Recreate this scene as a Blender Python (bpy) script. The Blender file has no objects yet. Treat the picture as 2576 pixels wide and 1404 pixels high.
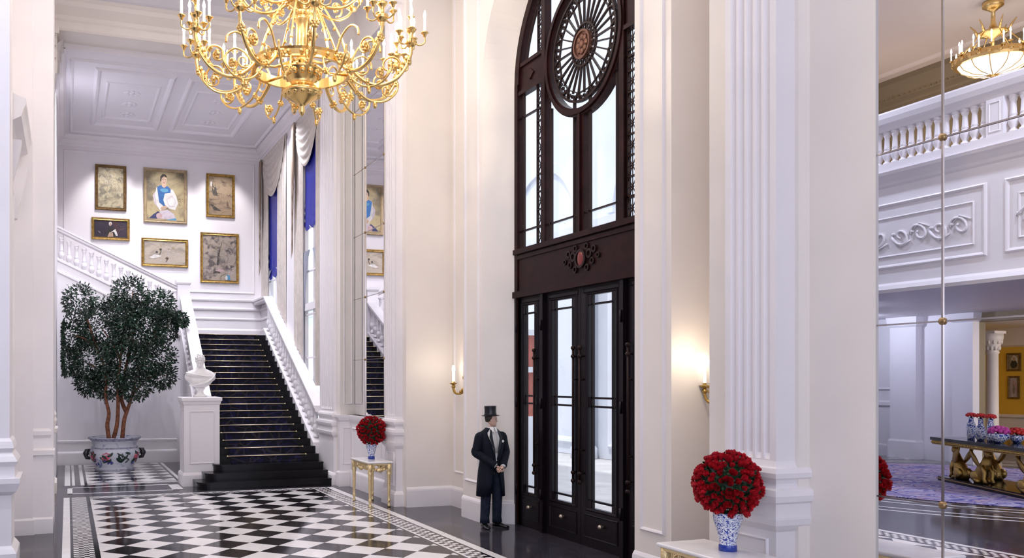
import bpy, bmesh, math, random
from math import pi, sin, cos, sqrt, atan2, radians
from mathutils import Vector, Matrix
SC = bpy.context.scene
COL = SC.collection
random.seed(7)

# ------------------------------------------------------------------ camera, sky, room lamps and added fill lights, exposure
cd = bpy.data.cameras.new('camera')
cam = bpy.data.objects.new('camera', cd); COL.objects.link(cam)
cd.sensor_fit = 'HORIZONTAL'; cd.sensor_width = 36.0
cd.lens = 36.0 * 2190.0 / 2576.0
cd.shift_x = (1288.0 - 920.0) / 2576.0
cd.shift_y = (954.5 - 702.0) / 2576.0
cd.clip_start = 0.1; cd.clip_end = 300
cam.location = (0, 0, 2.35)
cam.rotation_euler = (pi/2, 0, -radians(18.914))
SC.camera = cam

SC.view_settings.view_transform = 'Standard'
SC.view_settings.look = 'None'
SC.view_settings.exposure = 0.08
SC.view_settings.gamma = 1.0
SC.view_settings.use_curve_mapping = False
SC.cycles.max_bounces = 7
SC.cycles.diffuse_bounces = 4
SC.cycles.glossy_bounces = 4
SC.cycles.transmission_bounces = 4
SC.cycles.transparent_max_bounces = 12
SC.cycles.caustics_reflective = False
SC.cycles.caustics_refractive = False
SC.cycles.sample_clamp_indirect = 6.0

world = bpy.data.worlds.new('sky'); SC.world = world
world.use_nodes = True
bg = world.node_tree.nodes['Background']
bg.inputs['Color'].default_value = (0.86, 0.92, 1.0, 1)
bg.inputs['Strength'].default_value = 1.9

def area(name, loc, size, power, color, rot=(0, 0, 0), size_y=None):
    l = bpy.data.lights.new(name, 'AREA'); l.energy = power; l.color = color
    l.shape = 'RECTANGLE'; l.size = size; l.size_y = size_y or size
    o = bpy.data.objects.new(name, l); COL.objects.link(o)
    o.location = loc; o.rotation_euler = rot
    return o
def point(name, loc, power, color, rad=0.05):
    l = bpy.data.lights.new(name, 'POINT'); l.energy = power; l.color = color; l.shadow_soft_size = rad
    o = bpy.data.objects.new(name, l); COL.objects.link(o); o.location = loc
    return o
def spot(name, loc, tgt, power, color, ang=50, blend=0.6, rad=0.05):
    l = bpy.data.lights.new(name, 'SPOT'); l.energy = power; l.color = color
    l.spot_size = radians(ang); l.spot_blend = blend; l.shadow_soft_size = rad
    o = bpy.data.objects.new(name, l); COL.objects.link(o); o.location = loc
    d = Vector(tgt) - Vector(loc); o.rotation_euler = d.to_track_quat('-Z', 'Y').to_euler()
    return o
sun_d = bpy.data.lights.new('sun', 'SUN'); sun_d.energy = 2.0; sun_d.angle = 0.02; sun_d.color = (1, 0.98, 0.96)
sun = bpy.data.objects.new('sun', sun_d); COL.objects.link(sun)
sun.rotation_euler = Vector((0.42, 0.26, -0.87)).to_track_quat('-Z', 'Y').to_euler()
WARM = (1.0, 0.86, 0.72); COOL = (0.80, 0.86, 1.0); NEUT = (1.0, 0.95, 0.93)
area('hall_ceiling_fill', (2.9, 9.4, 10.35), 3.4, 385, (1.0, 0.94, 0.89), size_y=15.5)  # added broad fill under the hall ceiling, no fitting there
area('hall_front_fill', (-2.5, -5.2, 4.8), 17, 950, (0.72, 0.79, 1.0), rot=(radians(90), 0, 0), size_y=6.5)  # added cool fill behind the camera; solid wall behind it, no window
for q in ((0.3, 22.0), (2.6, 20.6), (2.6, 24.2), (4.9, 22.6)): spot('stair_fill_spot', (*q, 9.46), (q[0], q[1], 0), 560, (0.88, 0.89, 1.0), 130, 0.8, 0.06)  # added wide spots that brighten the stair hall, not real fittings
for px, pz in ((1.2, 8.9), (2.8, 8.9), (4.45, 8.9)):
    spot('picture_spot', (px, 25.25, 9.3), (px, 26.85, 7.2), 235, (1, 0.95, 0.95), 62, 0.7)
for q in ((-8.5, 8.5), (-10.8, 12.5), (-10.2, 18.5)): point('lounge_gallery_fill', (*q, 8.6), 70, (1.0, 0.84, 0.66), 0.02)  # added warm fill for the gallery ceiling and wall, no lamps modelled
for q in ((-2.4, 8.0), (-2.2, 16.5)): spot('lounge_well_fill', (*q, 11.40), (q[0]-0.4, q[1], 0), 1150, (0.72, 0.79, 1.0), 140, 0.7, 0.08)  # added cool fill to lift the balcony fascia, not ceiling fixtures
for q in ((-6.5, 9.5), (-6.5, 17.0), (-9.5, 12.5), (-9.8, 19.5)): point('lounge_soffit_fill', (*q, 4.12), 110, (0.72, 0.78, 1.0), 0.05)  # added bluish fill below the balcony, no lamps in the soffit
point('yellow_room_fill', (-14.6, 14.2, 3.4), 150, WARM, 0.1)  # added warm fill kept out of view inside the yellow room

# ------------------------------------------------------------------ materials
def new_mat(name):
    m = bpy.data.materials.new(name); m.use_nodes = True
    return m, m.node_tree.nodes, m.node_tree.links, m.node_tree.nodes['Principled BSDF']
def mat(name, col, rough=0.5, metal=0.0, noise=0.0, nscale=8.0, bump=0.0, spec=0.5, emit=None, es=0.0, coat=0.0, ior=1.5):
    m, N, L, p = new_mat(name)
    p.inputs['IOR'].default_value = ior
    p.inputs['Base Color'].default_value = (*col, 1)
    p.inputs['Roughness'].default_value = rough
    p.inputs['Metallic'].default_value = metal
    p.inputs['Specular IOR Level'].default_value = spec
    p.inputs['Coat Weight'].default_value = coat
    if emit:
        p.inputs['Emission Color'].default_value = (*emit, 1); p.inputs['Emission Strength'].default_value = es
    if noise or bump:
        tc = N.new('ShaderNodeTexCoord'); nz = N.new('ShaderNodeTexNoise')
        nz.inputs['Scale'].default_value = nscale; nz.inputs['Detail'].default_value = 4
        L.new(tc.outputs['Object'], nz.inputs['Vector'])
        if noise:
            r = N.new('ShaderNodeValToRGB')
            r.color_ramp.elements[0].position = 0.35; r.color_ramp.elements[1].position = 0.65
            r.color_ramp.elements[0].color = (*[c*(1-noise) for c in col], 1)
            r.color_ramp.elements[1].color = (*[min(1, c*(1+noise)) for c in col], 1)
            L.new(nz.outputs['Fac'], r.inputs['Fac']); L.new(r.outputs['Color'], p.inputs['Base Color'])
        if bump:
            b = N.new('ShaderNodeBump'); b.inputs['Strength'].default_value = bump; b.inputs['Distance'].default_value = 0.02
            L.new(nz.outputs['Fac'], b.inputs['Height']); L.new(b.outputs['Normal'], p.inputs['Normal'])
    return m
def mnode(N, L, op, a, b=None):
    n = N.new('ShaderNodeMath'); n.operation = op
    for i, x in enumerate((a, b)):
        if x is None: continue
        if isinstance(x, (int, float)): n.inputs[i].default_value = x
        else: L.new(x, n.inputs[i])
    return n.outputs[0]
def tile_mat(name, x0, y0, per, kind, rough=0.09):
    """polished marble: 'diamond' = squares set on the diagonal, 'check' = small straight checker, 'dash' = long dark dashes on white"""
    m, N, L, p = new_mat(name)
    tc = N.new('ShaderNodeTexCoord'); sp = N.new('ShaderNodeSeparateXYZ')
    L.new(tc.outputs['Object'], sp.inputs[0])
    u = mnode(N, L, 'DIVIDE', mnode(N, L, 'SUBTRACT', sp.outputs[0], x0), per)
    v = mnode(N, L, 'DIVIDE', mnode(N, L, 'SUBTRACT', sp.outputs[1], y0), per)
    if kind == 'diamond':
        du = mnode(N, L, 'ABSOLUTE', mnode(N, L, 'SUBTRACT', mnode(N, L, 'FRACT', mnode(N, L, 'ADD', u, 100.5)), 0.5))
        dv = mnode(N, L, 'ABSOLUTE', mnode(N, L, 'SUBTRACT', mnode(N, L, 'FRACT', mnode(N, L, 'ADD', v, 100.5)), 0.5))
        fac = mnode(N, L, 'LESS_THAN', mnode(N, L, 'ADD', du, dv), 0.5)
    else:
        a = mnode(N, L, 'FLOOR', mnode(N, L, 'ADD', u, 100)); b = mnode(N, L, 'FLOOR', mnode(N, L, 'ADD', v, 100))
        fac = mnode(N, L, 'GREATER_THAN', mnode(N, L, 'MODULO', mnode(N, L, 'ADD', a, b), 2), 0.5)
    nz = N.new('ShaderNodeTexNoise'); nz.inputs['Scale'].default_value = 3.0; nz.inputs['Detail'].default_value = 6
    L.new(tc.outputs['Object'], nz.inputs['Vector'])
    rw = N.new('ShaderNodeValToRGB'); rb = N.new('ShaderNodeValToRGB')
    rw.color_ramp.elements[0].color = (0.78, 0.74, 0.74, 1); rw.color_ramp.elements[1].color = (0.92, 0.89, 0.88, 1)
    rb.color_ramp.elements[0].color = (0.006, 0.005, 0.007, 1); rb.color_ramp.elements[1].color = (0.022, 0.018, 0.022, 1)
    L.new(nz.outputs['Fac'], rw.inputs['Fac']); L.new(nz.outputs['Fac'], rb.inputs['Fac'])
    mx = N.new('ShaderNodeMix'); mx.data_type = 'RGBA'
    L.new(fac, mx.inputs[0]); L.new(rw.outputs['Color'], mx.inputs[6]); L.new(rb.outputs['Color'], mx.inputs[7])
    L.new(mx.outputs[2], p.inputs['Base Color'])
    p.inputs['Roughness'].default_value = rough; p.inputs['IOR'].default_value = 1.38
    return m
def porcelain(name, scale, thr=0.5, ground=(0.80, 0.83, 0.88), ink=(0.02, 0.05, 0.33), band=None):
    """white glaze with dark blue scrolling ink"""
    m, N, L, p = new_mat(name)
    tc = N.new('ShaderNodeTexCoord'); nz = N.new('ShaderNodeTexNoise')
    nz.inputs['Scale'].default_value = scale*0.55; nz.inputs['Detail'].default_value = 1; nz.inputs['Distortion'].default_value = 2.4
    n2 = N.new('ShaderNodeTexNoise'); n2.inputs['Scale'].default_value = scale*1.3; n2.inputs['Detail'].default_value = 2
    L.new(tc.outputs['Object'], nz.inputs['Vector']); L.new(tc.outputs['Object'], n2.inputs['Vector'])
    a = mnode(N, L, 'GREATER_THAN', n2.outputs['Fac'], thr+0.08)
    b = mnode(N, L, 'LESS_THAN', mnode(N, L, 'ABSOLUTE', mnode(N, L, 'SUBTRACT', mnode(N, L, 'FRACT', mnode(N, L, 'MULTIPLY', nz.outputs['Fac'], 5.0)), 0.5)), 0.17)
    fac = mnode(N, L, 'MAXIMUM', a, b)
    if band:
        sp = N.new('ShaderNodeSeparateXYZ'); L.new(tc.outputs['Object'], sp.inputs[0])
        fac = mnode(N, L, 'MAXIMUM', fac, mnode(N, L, 'LESS_THAN', sp.outputs[2], band))
    mx = N.new('ShaderNodeMix'); mx.data_type = 'RGBA'
    mx.inputs[6].default_value = (*ground, 1); mx.inputs[7].default_value = (*ink, 1)
    L.new(fac, mx.inputs[0]); L.new(mx.outputs[2], p.inputs['Base Color'])
    p.inputs['Roughness'].default_value = 0.15
    return m
def ink_mat(name, ground, ink, scale, thr, detail=6, stretch=(1, 1, 1)):
    """a painted sheet: paper ground with brushed ink masses"""
    m, N, L, p = new_mat(name)
    tc = N.new('ShaderNodeTexCoord'); mp = N.new('ShaderNodeMapping'); nz = N.new('ShaderNodeTexNoise')
    mp.inputs['Scale'].default_value = stretch
    L.new(tc.outputs['Object'], mp.inputs[0]); L.new(mp.outputs[0], nz.inputs['Vector'])
    nz.inputs['Scale'].default_value = scale; nz.inputs['Detail'].default_value = detail; nz.inputs['Distortion'].default_value = 0.8
    r = N.new('ShaderNodeValToRGB')
    e = r.color_ramp.elements
    e[0].position = thr; e[0].color = (*ground, 1); e[1].position = thr+0.16; e[1].color = (*ink, 1)
    L.new(nz.outputs['Fac'], r.inputs['Fac']); L.new(r.outputs['Color'], p.inputs['Base Color'])
    p.inputs['Roughness'].default_value = 0.6
    return m
def glass_mat(name, tint=(1, 1, 1), refl=0.08):
    m, N, L, p = new_mat(name)
    N.remove(p)
    t = N.new('ShaderNodeBsdfTransparent'); t.inputs[0].default_value = (*tint, 1)
    g = N.new('ShaderNodeBsdfGlossy'); g.inputs['Roughness'].default_value = 0.02
    mx = N.new('ShaderNodeMixShader'); mx.inputs[0].default_value = refl
    L.new(t.outputs[0], mx.inputs[1]); L.new(g.outputs[0], mx.inputs[2])
    L.new(mx.outputs[0], N['Material Output'].inputs[0])
    return m
WHITE = mat('white_painted_plaster', (0.84, 0.805, 0.83), 0.45, noise=0.015, nscale=1.5)
CREAM = mat('cream_painted_plaster', (0.855, 0.795, 0.75), 0.42, noise=0.015, nscale=1.5)
CEIL = mat('ceiling_paint', (0.81, 0.79, 0.84), 0.6)
MARB_W = mat('white_marble', (0.90, 0.88, 0.88), 0.12, noise=0.05, nscale=5)
MARB_K = mat('black_marble', (0.008, 0.007, 0.009), 0.10)
MARB_G = mat('charcoal_marble', (0.040, 0.036, 0.048), 0.10, noise=0.25, nscale=4, ior=1.27)
TILE = tile_mat('diagonal_marble_tiles', 0.78, 12.38, 0.68, 'diamond')
CHECK = tile_mat('small_marble_checker', 0.08, 0.0, 0.0675, 'check')
CHECKR = tile_mat('small_marble_checker_wide', 5.03, 0.0, 0.087, 'check')
MIRROR = mat('silvered_glass', (0.93, 0.92, 0.93), 0.0, 1.0)
GOLD = mat('polished_gilt', (0.88, 0.61, 0.24), 0.26, 1.0)
GOLDL = mat('pale_gilt', (0.83, 0.66, 0.36), 0.38, 0.85, bump=0.5, nscale=40)
GOLDD = mat('antique_gilt', (0.50, 0.33, 0.10), 0.35, 1.0, bump=0.4, nscale=50)
BRASS = mat('dark_brass', (0.36, 0.24, 0.12), 0.35, 1.0)
WOOD = mat('dark_mahogany', (0.020, 0.0055, 0.006), 0.38, noise=0.3, nscale=6, spec=0.12)
WOODB = mat('ebonised_wood', (0.006, 0.003, 0.0055), 0.34, spec=0.2)
STEPK = mat('black_step_stone', (0.004, 0.0035, 0.005), 0.25, spec=0.25)
IRON = mat('dark_bronze', (0.022, 0.010, 0.009), 0.4, 0.4, spec=0.25)
GLASS = glass_mat('clear_glass')
CANDLE = mat('candle_wax', (0.95, 0.93, 0.88), 0.4, emit=(1, 0.95, 0.85), es=0.9)
BULB = mat('lit_bulb', (1, 1, 1), 0.4, emit=(1, 0.93, 0.80), es=14.0)
CARPET = mat('navy_carpet', (0.010, 0.012, 0.045), 0.95, noise=0.8, nscale=14, bump=0.3)
LEAF = mat('ficus_leaf', (0.014, 0.040, 0.022), 0.26, noise=0.6, nscale=3, spec=0.8)
LEAFR = mat('rose_leaf', (0.012, 0.05, 0.018), 0.45, noise=0.5, nscale=12)
BARK = mat('reddish_bark', (0.22, 0.075, 0.035), 0.7, noise=0.4, nscale=14, bump=0.4)
ROSE = mat('red_rose_petal', (0.50, 0.008, 0.018), 0.5, noise=0.35, nscale=25)
SOIL = mat('soil', (0.03, 0.02, 0.015), 0.9, bump=0.5, nscale=30)
DRAPE = mat('oyster_silk', (0.60, 0.54, 0.49), 0.42, noise=0.08, nscale=6)
DRAPEB = mat('taupe_silk_lining', (0.36, 0.28, 0.22), 0.5)
SHEER = mat('grey_blue_silk', (0.34, 0.36, 0.44), 0.45)
BLIND = mat('royal_blue_silk', (0.012, 0.02, 0.30), 0.45, bump=0.3, nscale=9)
PORC = porcelain('blue_and_white_glaze', 34, 0.52, band=0.055)
PORCS = porcelain('blue_and_white_glaze_fine', 14, 0.52)
POTM = ink_mat('pale_planter_glaze', (0.56, 0.58, 0.65), (0.09, 0.12, 0.36), 4.5, 0.58, 3)

# ------------------------------------------------------------------ mesh helpers
class MB:
    def __init__(s): s.v = []; s.f = []; s.m = []; s.s = []
    def add(s, vs, fs, mi=0, smooth=False):
        o = len(s.v); s.v += [tuple(v) for v in vs]
        for f in fs:
            s.f.append([i+o for i in f]); s.m.append(mi); s.s.append(smooth)
        return s
    def box(s, x0, x1, y0, y1, z0, z1, mi=0):
        return s.add([(x0, y0, z0), (x1, y0, z0), (x1, y1, z0), (x0, y1, z0), (x0, y0, z1), (x1, y0, z1), (x1, y1, z1), (x0, y1, z1)],
              [(3, 2, 1, 0), (4, 5, 6, 7), (0, 1, 5, 4), (1, 2, 6, 5), (2, 3, 7, 6), (3, 0, 4, 7)], mi)
    def curve(s, pts, r, n=8, mi=0, k=4):
        """tube along a smooth spline through pts"""
        P_ = [Vector(p) for p in pts]; R_ = list(r) if isinstance(r, (list, tuple)) else [r]*len(P_); q = []; rr = []
        for i in range(len(P_)-1):
            a, b, c, d = P_[max(i-1, 0)], P_[i], P_[i+1], P_[min(i+2, len(P_)-1)]
            for j in range(k):
                t = j/k
                q.append(0.5*((2*b)+(c-a)*t+(2*a-5*b+4*c-d)*t*t+(3*b-a-3*c+d)*t**3)); rr.append(R_[i]+(R_[i+1]-R_[i])*t)
        q.append(P_[-1]); rr.append(R_[-1])
        return s.tube(q, rr, n, mi)
    def rings(s, rs, mi=0, smooth=True, closed=True, cap0=True, cap1=True):
        n = len(rs[0]); vs = [p for r in rs for p in r]; fs = []
        for i in range(len(rs)-1):
            for j in range(n if closed else n-1):
                k = (j+1) % n
                fs.append((i*n+j, i*n+k, (i+1)*n+k, (i+1)*n+j))
        if cap0: fs.append(tuple(reversed(range(n))))
        if cap1: fs.append(tuple((len(rs)-1)*n+j for j in range(n)))
        return s.add(vs, fs, mi, smooth)
    def rloft(s, x0, x1, y0, y1, prof, mi=0):
        """rectangular plan swept up a moulding profile of (offset, z)"""
        return s.rings([[(x0-o, y0-o, z), (x1+o, y0-o, z), (x1+o, y1+o, z), (x0-o, y1+o, z)] for o, z in prof], mi, False)
    def lathe(s, prof, c=(0, 0, 0), n=24, mi=0, smooth=True, cap=True):
        rs = [[(c[0]+r*cos(2*pi*j/n), c[1]+r*sin(2*pi*j/n), c[2]+z) for j in range(n)] for r, z in prof]
        return s.rings(rs, mi, smooth, cap0=cap, cap1=cap)
    def tube(s, pts, r, n=8, mi=0, smooth=True):
        pts = [Vector(p) for p in pts]; rs = []
        up = None
        for i, p in enumerate(pts):
            d = (pts[min(i+1, len(pts)-1)] - pts[max(i-1, 0)])
            d = d.normalized() if d.length > 1e-9 else Vector((0, 0, 1))
            if up is None: up = Vector((0, 0, 1)) if abs(d.z) < 0.9 else Vector((1, 0, 0))
            a = d.cross(up)
            if a.length < 1e-5: a = d.orthogonal()
            a.normalize(); b = a.cross(d).normalized(); up = b
            rr = r[i] if isinstance(r, (list, tuple)) else r
            rs.append([p + (a*cos(2*pi*j/n) + b*sin(2*pi*j/n))*rr for j in range(n)])
        return s.rings(rs, mi, smooth)
    def ball(s, c, r, n=10, m=7, mi=0, sc=(1, 1, 1)):
        rs = []
        for i in range(1, m):
            t = pi*i/m
            rs.append([(c[0]+r*sc[0]*sin(t)*cos(2*pi*j/n), c[1]+r*sc[1]*sin(t)*sin(2*pi*j/n), c[2]-r*sc[2]*cos(t)) for j in range(n)])
        return s.rings(rs, mi, True)
    def prism(s, poly, axis, a, b, mi=0, smooth=False):
        """closed 2-D polygon extruded along axis 'X','Y' or 'Z' (poly in the other two axes, in order)"""
        def P(p, t):
            return {'X': (t, p[0], p[1]), 'Y': (p[0], t, p[1]), 'Z': (p[0], p[1], t)}[axis]
        n = len(poly)
        vs = [P(p, a) for p in poly] + [P(p, b) for p in poly]
        fs = [tuple(reversed(range(n))), tuple(range(n, 2*n))] + [(i, (i+1) % n, (i+1) % n+n, i+n) for i in range(n)]
        return s.add(vs, fs, mi, smooth)
    def grid(s, fn, nu, nv, mi=0, smooth=True):
        vs = [fn(i/nu, j/nv) for i in range(nu+1) for j in range(nv+1)]
        fs = [(i*(nv+1)+j, (i+1)*(nv+1)+j, (i+1)*(nv+1)+j+1, i*(nv+1)+j+1) for i in range(nu) for j in range(nv)]
        return s.add(vs, fs, mi, smooth)
    def xf(s, M, start=0):
        for i in range(start, len(s.v)): s.v[i] = tuple(M @ Vector(s.v[i]))
        return s
    def mesh(s, name, mats):
        me = bpy.data.meshes.new(name); me.from_pydata(s.v, [], s.f)
        for m in (mats if isinstance(mats, (list, tuple)) else [mats]): me.materials.append(m)
        me.polygons.foreach_set('material_index', s.m); me.polygons.foreach_set('use_smooth', s.s)
        bm = bmesh.new(); bm.from_mesh(me); bmesh.ops.recalc_face_normals(bm, faces=bm.faces); bm.to_mesh(me); bm.free()
        me.update(); return me
    def build(s, name, mats, parent=None, loc=None):
        o = bpy.data.objects.new(name, s.mesh(name, mats)); COL.objects.link(o)
        if parent is not None: o.parent = parent
        if loc is not None: o.location = loc
        return o
def put(name, me, parent=None, loc=(0, 0, 0), rot=(0, 0, 0), sc=(1, 1, 1)):
    o = bpy.data.objects.new(name, me); COL.objects.link(o)
    if parent is not None: o.parent = parent
    o.location = loc; o.rotation_euler = rot; o.scale = sc
    return o
def tag(o, label, cat, group=None):
    o['label'] = label; o['category'] = cat
    if group: o['group'] = group
    return o
def thing(name, label, cat, loc=(0, 0, 0), rz=0.0, group=None):
    o = bpy.data.objects.new(name, None); COL.objects.link(o)
    o.location = loc; o.rotation_euler = (0, 0, rz); o.empty_display_size = 0.2
    return tag(o, label, cat, group)
def struct(o, label=None):
    o['kind'] = 'structure'
    if label: o['label'] = label
    return o
def copy_tree(o, parent=None):
    c = o.copy(); COL.objects.link(c); c.parent = parent
    for ch in list(o.children): copy_tree(ch, c)
    return c
def PL(plane, c):
    """map (a, b, n) on a named wall plane to xyz; n stands out of the wall"""
    return {'X-': lambda a, b, n: (c-n, a, b), 'X+': lambda a, b, n: (c+n, a, b), 'Y-': lambda a, b, n: (a, c-n, b),
            'Z-': lambda a, b, n: (a, b, c-n)}[plane]
def frame_mould(mb, plane, c, a0, a1, b0, b1, w=0.05, d=0.03, mi=0):
    """rectangular raised moulding on a wall plane"""
    P = PL(plane, c)
    prof = [(0, -0.004), (w*0.15, d*0.6), (w*0.4, d), (w*0.7, d*0.7), (w, -0.004)]
    rs = []
    for o, n in prof:
        rs.append([P(a0+o, b0+o, n), P(a1-o, b0+o, n), P(a1-o, b1-o, n), P(a0+o, b1-o, n)])
    return mb.rings(rs, mi, False, cap0=False, cap1=False)
def run_mould(mb, plane, c, a0, a1, prof, mi=0):
    """straight moulding along a wall; prof = (out, z)"""
    P = PL(plane, c)
    pr = [(-0.004, prof[0][1])] + list(prof) + [(-0.004, prof[-1][1])]
    return mb.rings([[P(a0, z, n) for n, z in pr], [P(a1, z, n) for n, z in pr]], mi, False)
# ------------------------------------------------------------------ floor
fl = MB()
fl.box(-18, 7.4, -8, 28, -0.3, 0.0, 0)                       # charcoal marble bed
def strip(x0, x1, y0, y1, mi, h=0.001): fl.box(x0, x1, y0, y1, -0.001, h, mi)
Y0 = -6.0
strip(-0.07, 0.04, Y0, 18.25, 1); strip(0.04, 0.08, Y0, 18.25, 2); strip(0.08, 0.35, Y0, 18.25, 4); strip(0.35, 0.42, Y0, 18.25, 2)
strip(0.42, 4.95, Y0, 17.92, 3)
strip(4.95, 4.99, Y0, 18.0, 2); strip(4.99, 5.03, Y0, 18.0, 1); strip(5.03, 5.29, Y0, 18.2, 5); strip(5.29, 5.33, Y0, 18.2, 2); strip(5.33, 5.47, Y0, 18.25, 1)
strip(0.42, 5.03, 17.92, 17.96, 2, 0.0014); strip(0.42, 5.03, 17.96, 18.19, 5); strip(0.42, 5.33, 18.19, 18.25, 1, 0.0014)
strip(0.0, 2.35, 18.80, 18.88, 1); strip(0.0, 2.35, 19.82, 19.90, 1); strip(0.0, 0.10, 18.80, 19.90, 1); strip(2.12, 2.35, 18.80, 19.90, 1)
strip(-0.06, 0.06, 20.3, 25.1, 1); strip(0.06, 0.10, 20.3, 25.1, 2); strip(0.10, 0.16, 20.3, 25.1, 1); strip(0.16, 0.28, 20.3, 25.1, 2)
strip(0.28, 0.36, 20.3, 25.1, 1); strip(0.36, 0.42, 20.3, 25.1, 2); strip(0.42, 2.40, 20.65, 25.1, 3); strip(0.42, 2.40, 20.3, 20.38, 1); strip(0.42, 2.40, 20.38, 20.58, 5); strip(0.42, 2.40, 20.58, 20.65, 1)
strip(2.40, 2.46, 20.3, 25.1, 2); strip(2.46, 2.54, 20.3, 25.1, 1)
for r in (5.0, 5.35, 6.1, 6.5):                              # white inlaid rings round the lounge carpet
    n = 72; w = 0.05
    ring = lambda rr, z: [(-8.0+rr*cos(2*pi*j/n), 14.2+rr*sin(2*pi*j/n), z) for j in range(n)]
    pts = [(j) for j in range(n) if -8.0+(r+0.1)*cos(2*pi*j/n) < -0.75]
    vs = []; fs = []
    A = ring(r-w, 0.001); B = ring(r+w, 0.001)
    for j in pts:
        k = (j+1) % n
        if k not in pts: continue
        o = len(vs); vs += [A[j], B[j], B[k], A[k]]; fs.append((o, o+1, o+2, o+3))
    fl.add(vs, fs, 1)
floor = struct(fl.build('floor', [MARB_G, MARB_W, MARB_K, TILE, CHECK, CHECKR]))

# ------------------------------------------------------------------ mouldings used on every pilaster
PED = [(0.06, 0.0), (0.06, 0.22), (0.035, 0.26), (0.0, 0.28), (0.0, 1.06), (0.02, 1.08), (0.05, 1.12), (0.06, 1.17), (0.06, 1.19), (0.0, 1.19)]
ATTIC = [(0.05, 1.19), (0.05, 1.30), (0.075, 1.32), (0.085, 1.37), (0.075, 1.42), (0.04, 1.43), (0.02, 1.47), (0.035, 1.50), (0.06, 1.52), (0.065, 1.56), (0.05, 1.60), (0.015, 1.61), (0.0, 1.66)]
BASEP = [(0.035, 0.0), (0.035, 0.30), (0.03, 0.33), (0.01, 0.36), (0.0, 0.37)]

def flute_shaft(mb, x, y0, y1, z0, z1, depth, nfl=5, plane='X-'):
    """pilaster shaft standing 'depth' out of x with vertical round flutes cut in its face"""
    P = PL(plane, x)
    w = y1-y0; m = 0.09*w; fw = (w-2*m)/nfl
    def sec(k):
        pts = [(y0, 0.0), (y0, depth)]
        for i in range(nfl):
            a = y0+m+i*fw; g = fw*0.14
            pts.append((a+g, depth))
            for q in range(1, 6):
                t = pi*q/6; pts.append((a+g+(fw-2*g)*(1-cos(t))/2, depth-k*0.030*sin(t)))
            pts.append((a+fw-g, depth))
        pts += [(y1, depth), (y1, 0.0)]
        return pts
    zs = [(z0, 0), (z0+0.02, 0), (z0+0.07, 1), (z1, 1)]
    mb.rings([[P(a, z, n) for a, n in sec(k)] for z, k in zs], 0, False)

# ------------------------------------------------------------------ right (entrance) wall: bays, niches, arch
HT = 11.3
YC = 10.72; ZS = 7.1; RO = 2.17; RI = 1.86; XF = 6.43; XI = 6.90
wr = MB()
wr.box(6.0, 7.4, 16.0, 18.3, 0, HT)                           # back of the far mirror niche
wr.box(5.88, 7.4, 14.87, 16.02, 0, HT)                        # pier between niche and entrance recess
wr.box(6.80, 7.4, 13.55, 14.9, 0, HT)                         # sconce recess
wr.box(XF, 7.0, YC+RO, 13.6, 0, HT); wr.box(XF-0.2, 7.0, 7.9, YC-RO, 0, HT)
wr.box(6.80, 7.4, 6.80, 7.95, 0, HT)
wr.box(5.97, 7.4, 5.14, 6.9, 0, HT); wr.box(5.85, 7.4, 5.78, 6.86, 0, HT)
wr.box(6.0, 7.4, 2.7, 5.2, 0, HT)
wr.box(5.68, 7.4, -6.0, 2.75, 0, HT)
n = 28
arc = [(YC+RO*cos(pi*i/n), ZS+RO*sin(pi*i/n)) for i in range(n+1)]
for i in range(n):                                            # spandrel over the arch
    (ya, za), (yb, zb) = arc[i], arc[i+1]
    wr.add([(XF, ya, za), (XF, yb, zb), (XF, yb, HT), (XF, ya, HT), (7.0, ya, za), (7.0, yb, zb), (7.0, yb, HT), (7.0, ya, HT)],
           [(0, 1, 2, 3), (4, 5, 6, 7), (3, 2, 6, 7)])
outer = [(YC+RO, 0)] + arc + [(YC-RO, 0)]
inner = [(YC+RI, 0)] + [(YC+RI*cos(pi*i/n), ZS+RI*sin(pi*i/n)) for i in range(n+1)] + [(YC-RI, 0)]
wr.rings([[(XF, a, b) for a, b in outer], [(XI, a, b) for a, b in inner]], 0, False, closed=False, cap0=False, cap1=False)  # splayed reveal
wall_right = struct(wr.build('wall_right', [CREAM]))

tr = MB()                                                     # baseboards, wall panels on the entrance wall
def base_run(plane, c, a0, a1): run_mould(tr, plane, c, a0, a1, BASEP)
base_run('X-', 6.80, 13.6, 14.87); base_run('Y-', 14.87, 5.88, 6.80); base_run('X-', XF, YC+RO, 13.6); base_run('X-', XF-0.2, 7.9, YC-RO)
base_run('Y-', 7.9, XF-0.2, 6.8); base_run('X-', 6.80, 6.86, 7.9)
for xf, y0, y1 in ((XF, 12.98, 13.52), (XF-0.2, 8.0, 8.44)):
    frame_mould(tr, 'X-', xf, y0, y1, 0.62, 9.6, 0.05, 0.028)
frame_mould(tr, 'X-', 6.80, 13.72, 14.76, 0.62, 10.2, 0.05, 0.024)
frame_mould(tr, 'X-', 6.80, 6.98, 7.82, 0.62, 10.2, 0.05, 0.024)
# splayed plinth blocks of the reveal
ya, yb = YC+RO, YC+RI
for o, z0, z1 in ((0.035, 0.0, 0.33), (0.015, 0.33, 0.37)):
    tr.prism([(XF-o, ya), (XF-o, ya-0.4*o), (XI, yb-1.2*o), (XI, yb+0.02), (XF+0.02, ya+0.01)], 'Z', z0, z1)
struct(tr.build('baseboard_right', [WHITE]))

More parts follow.
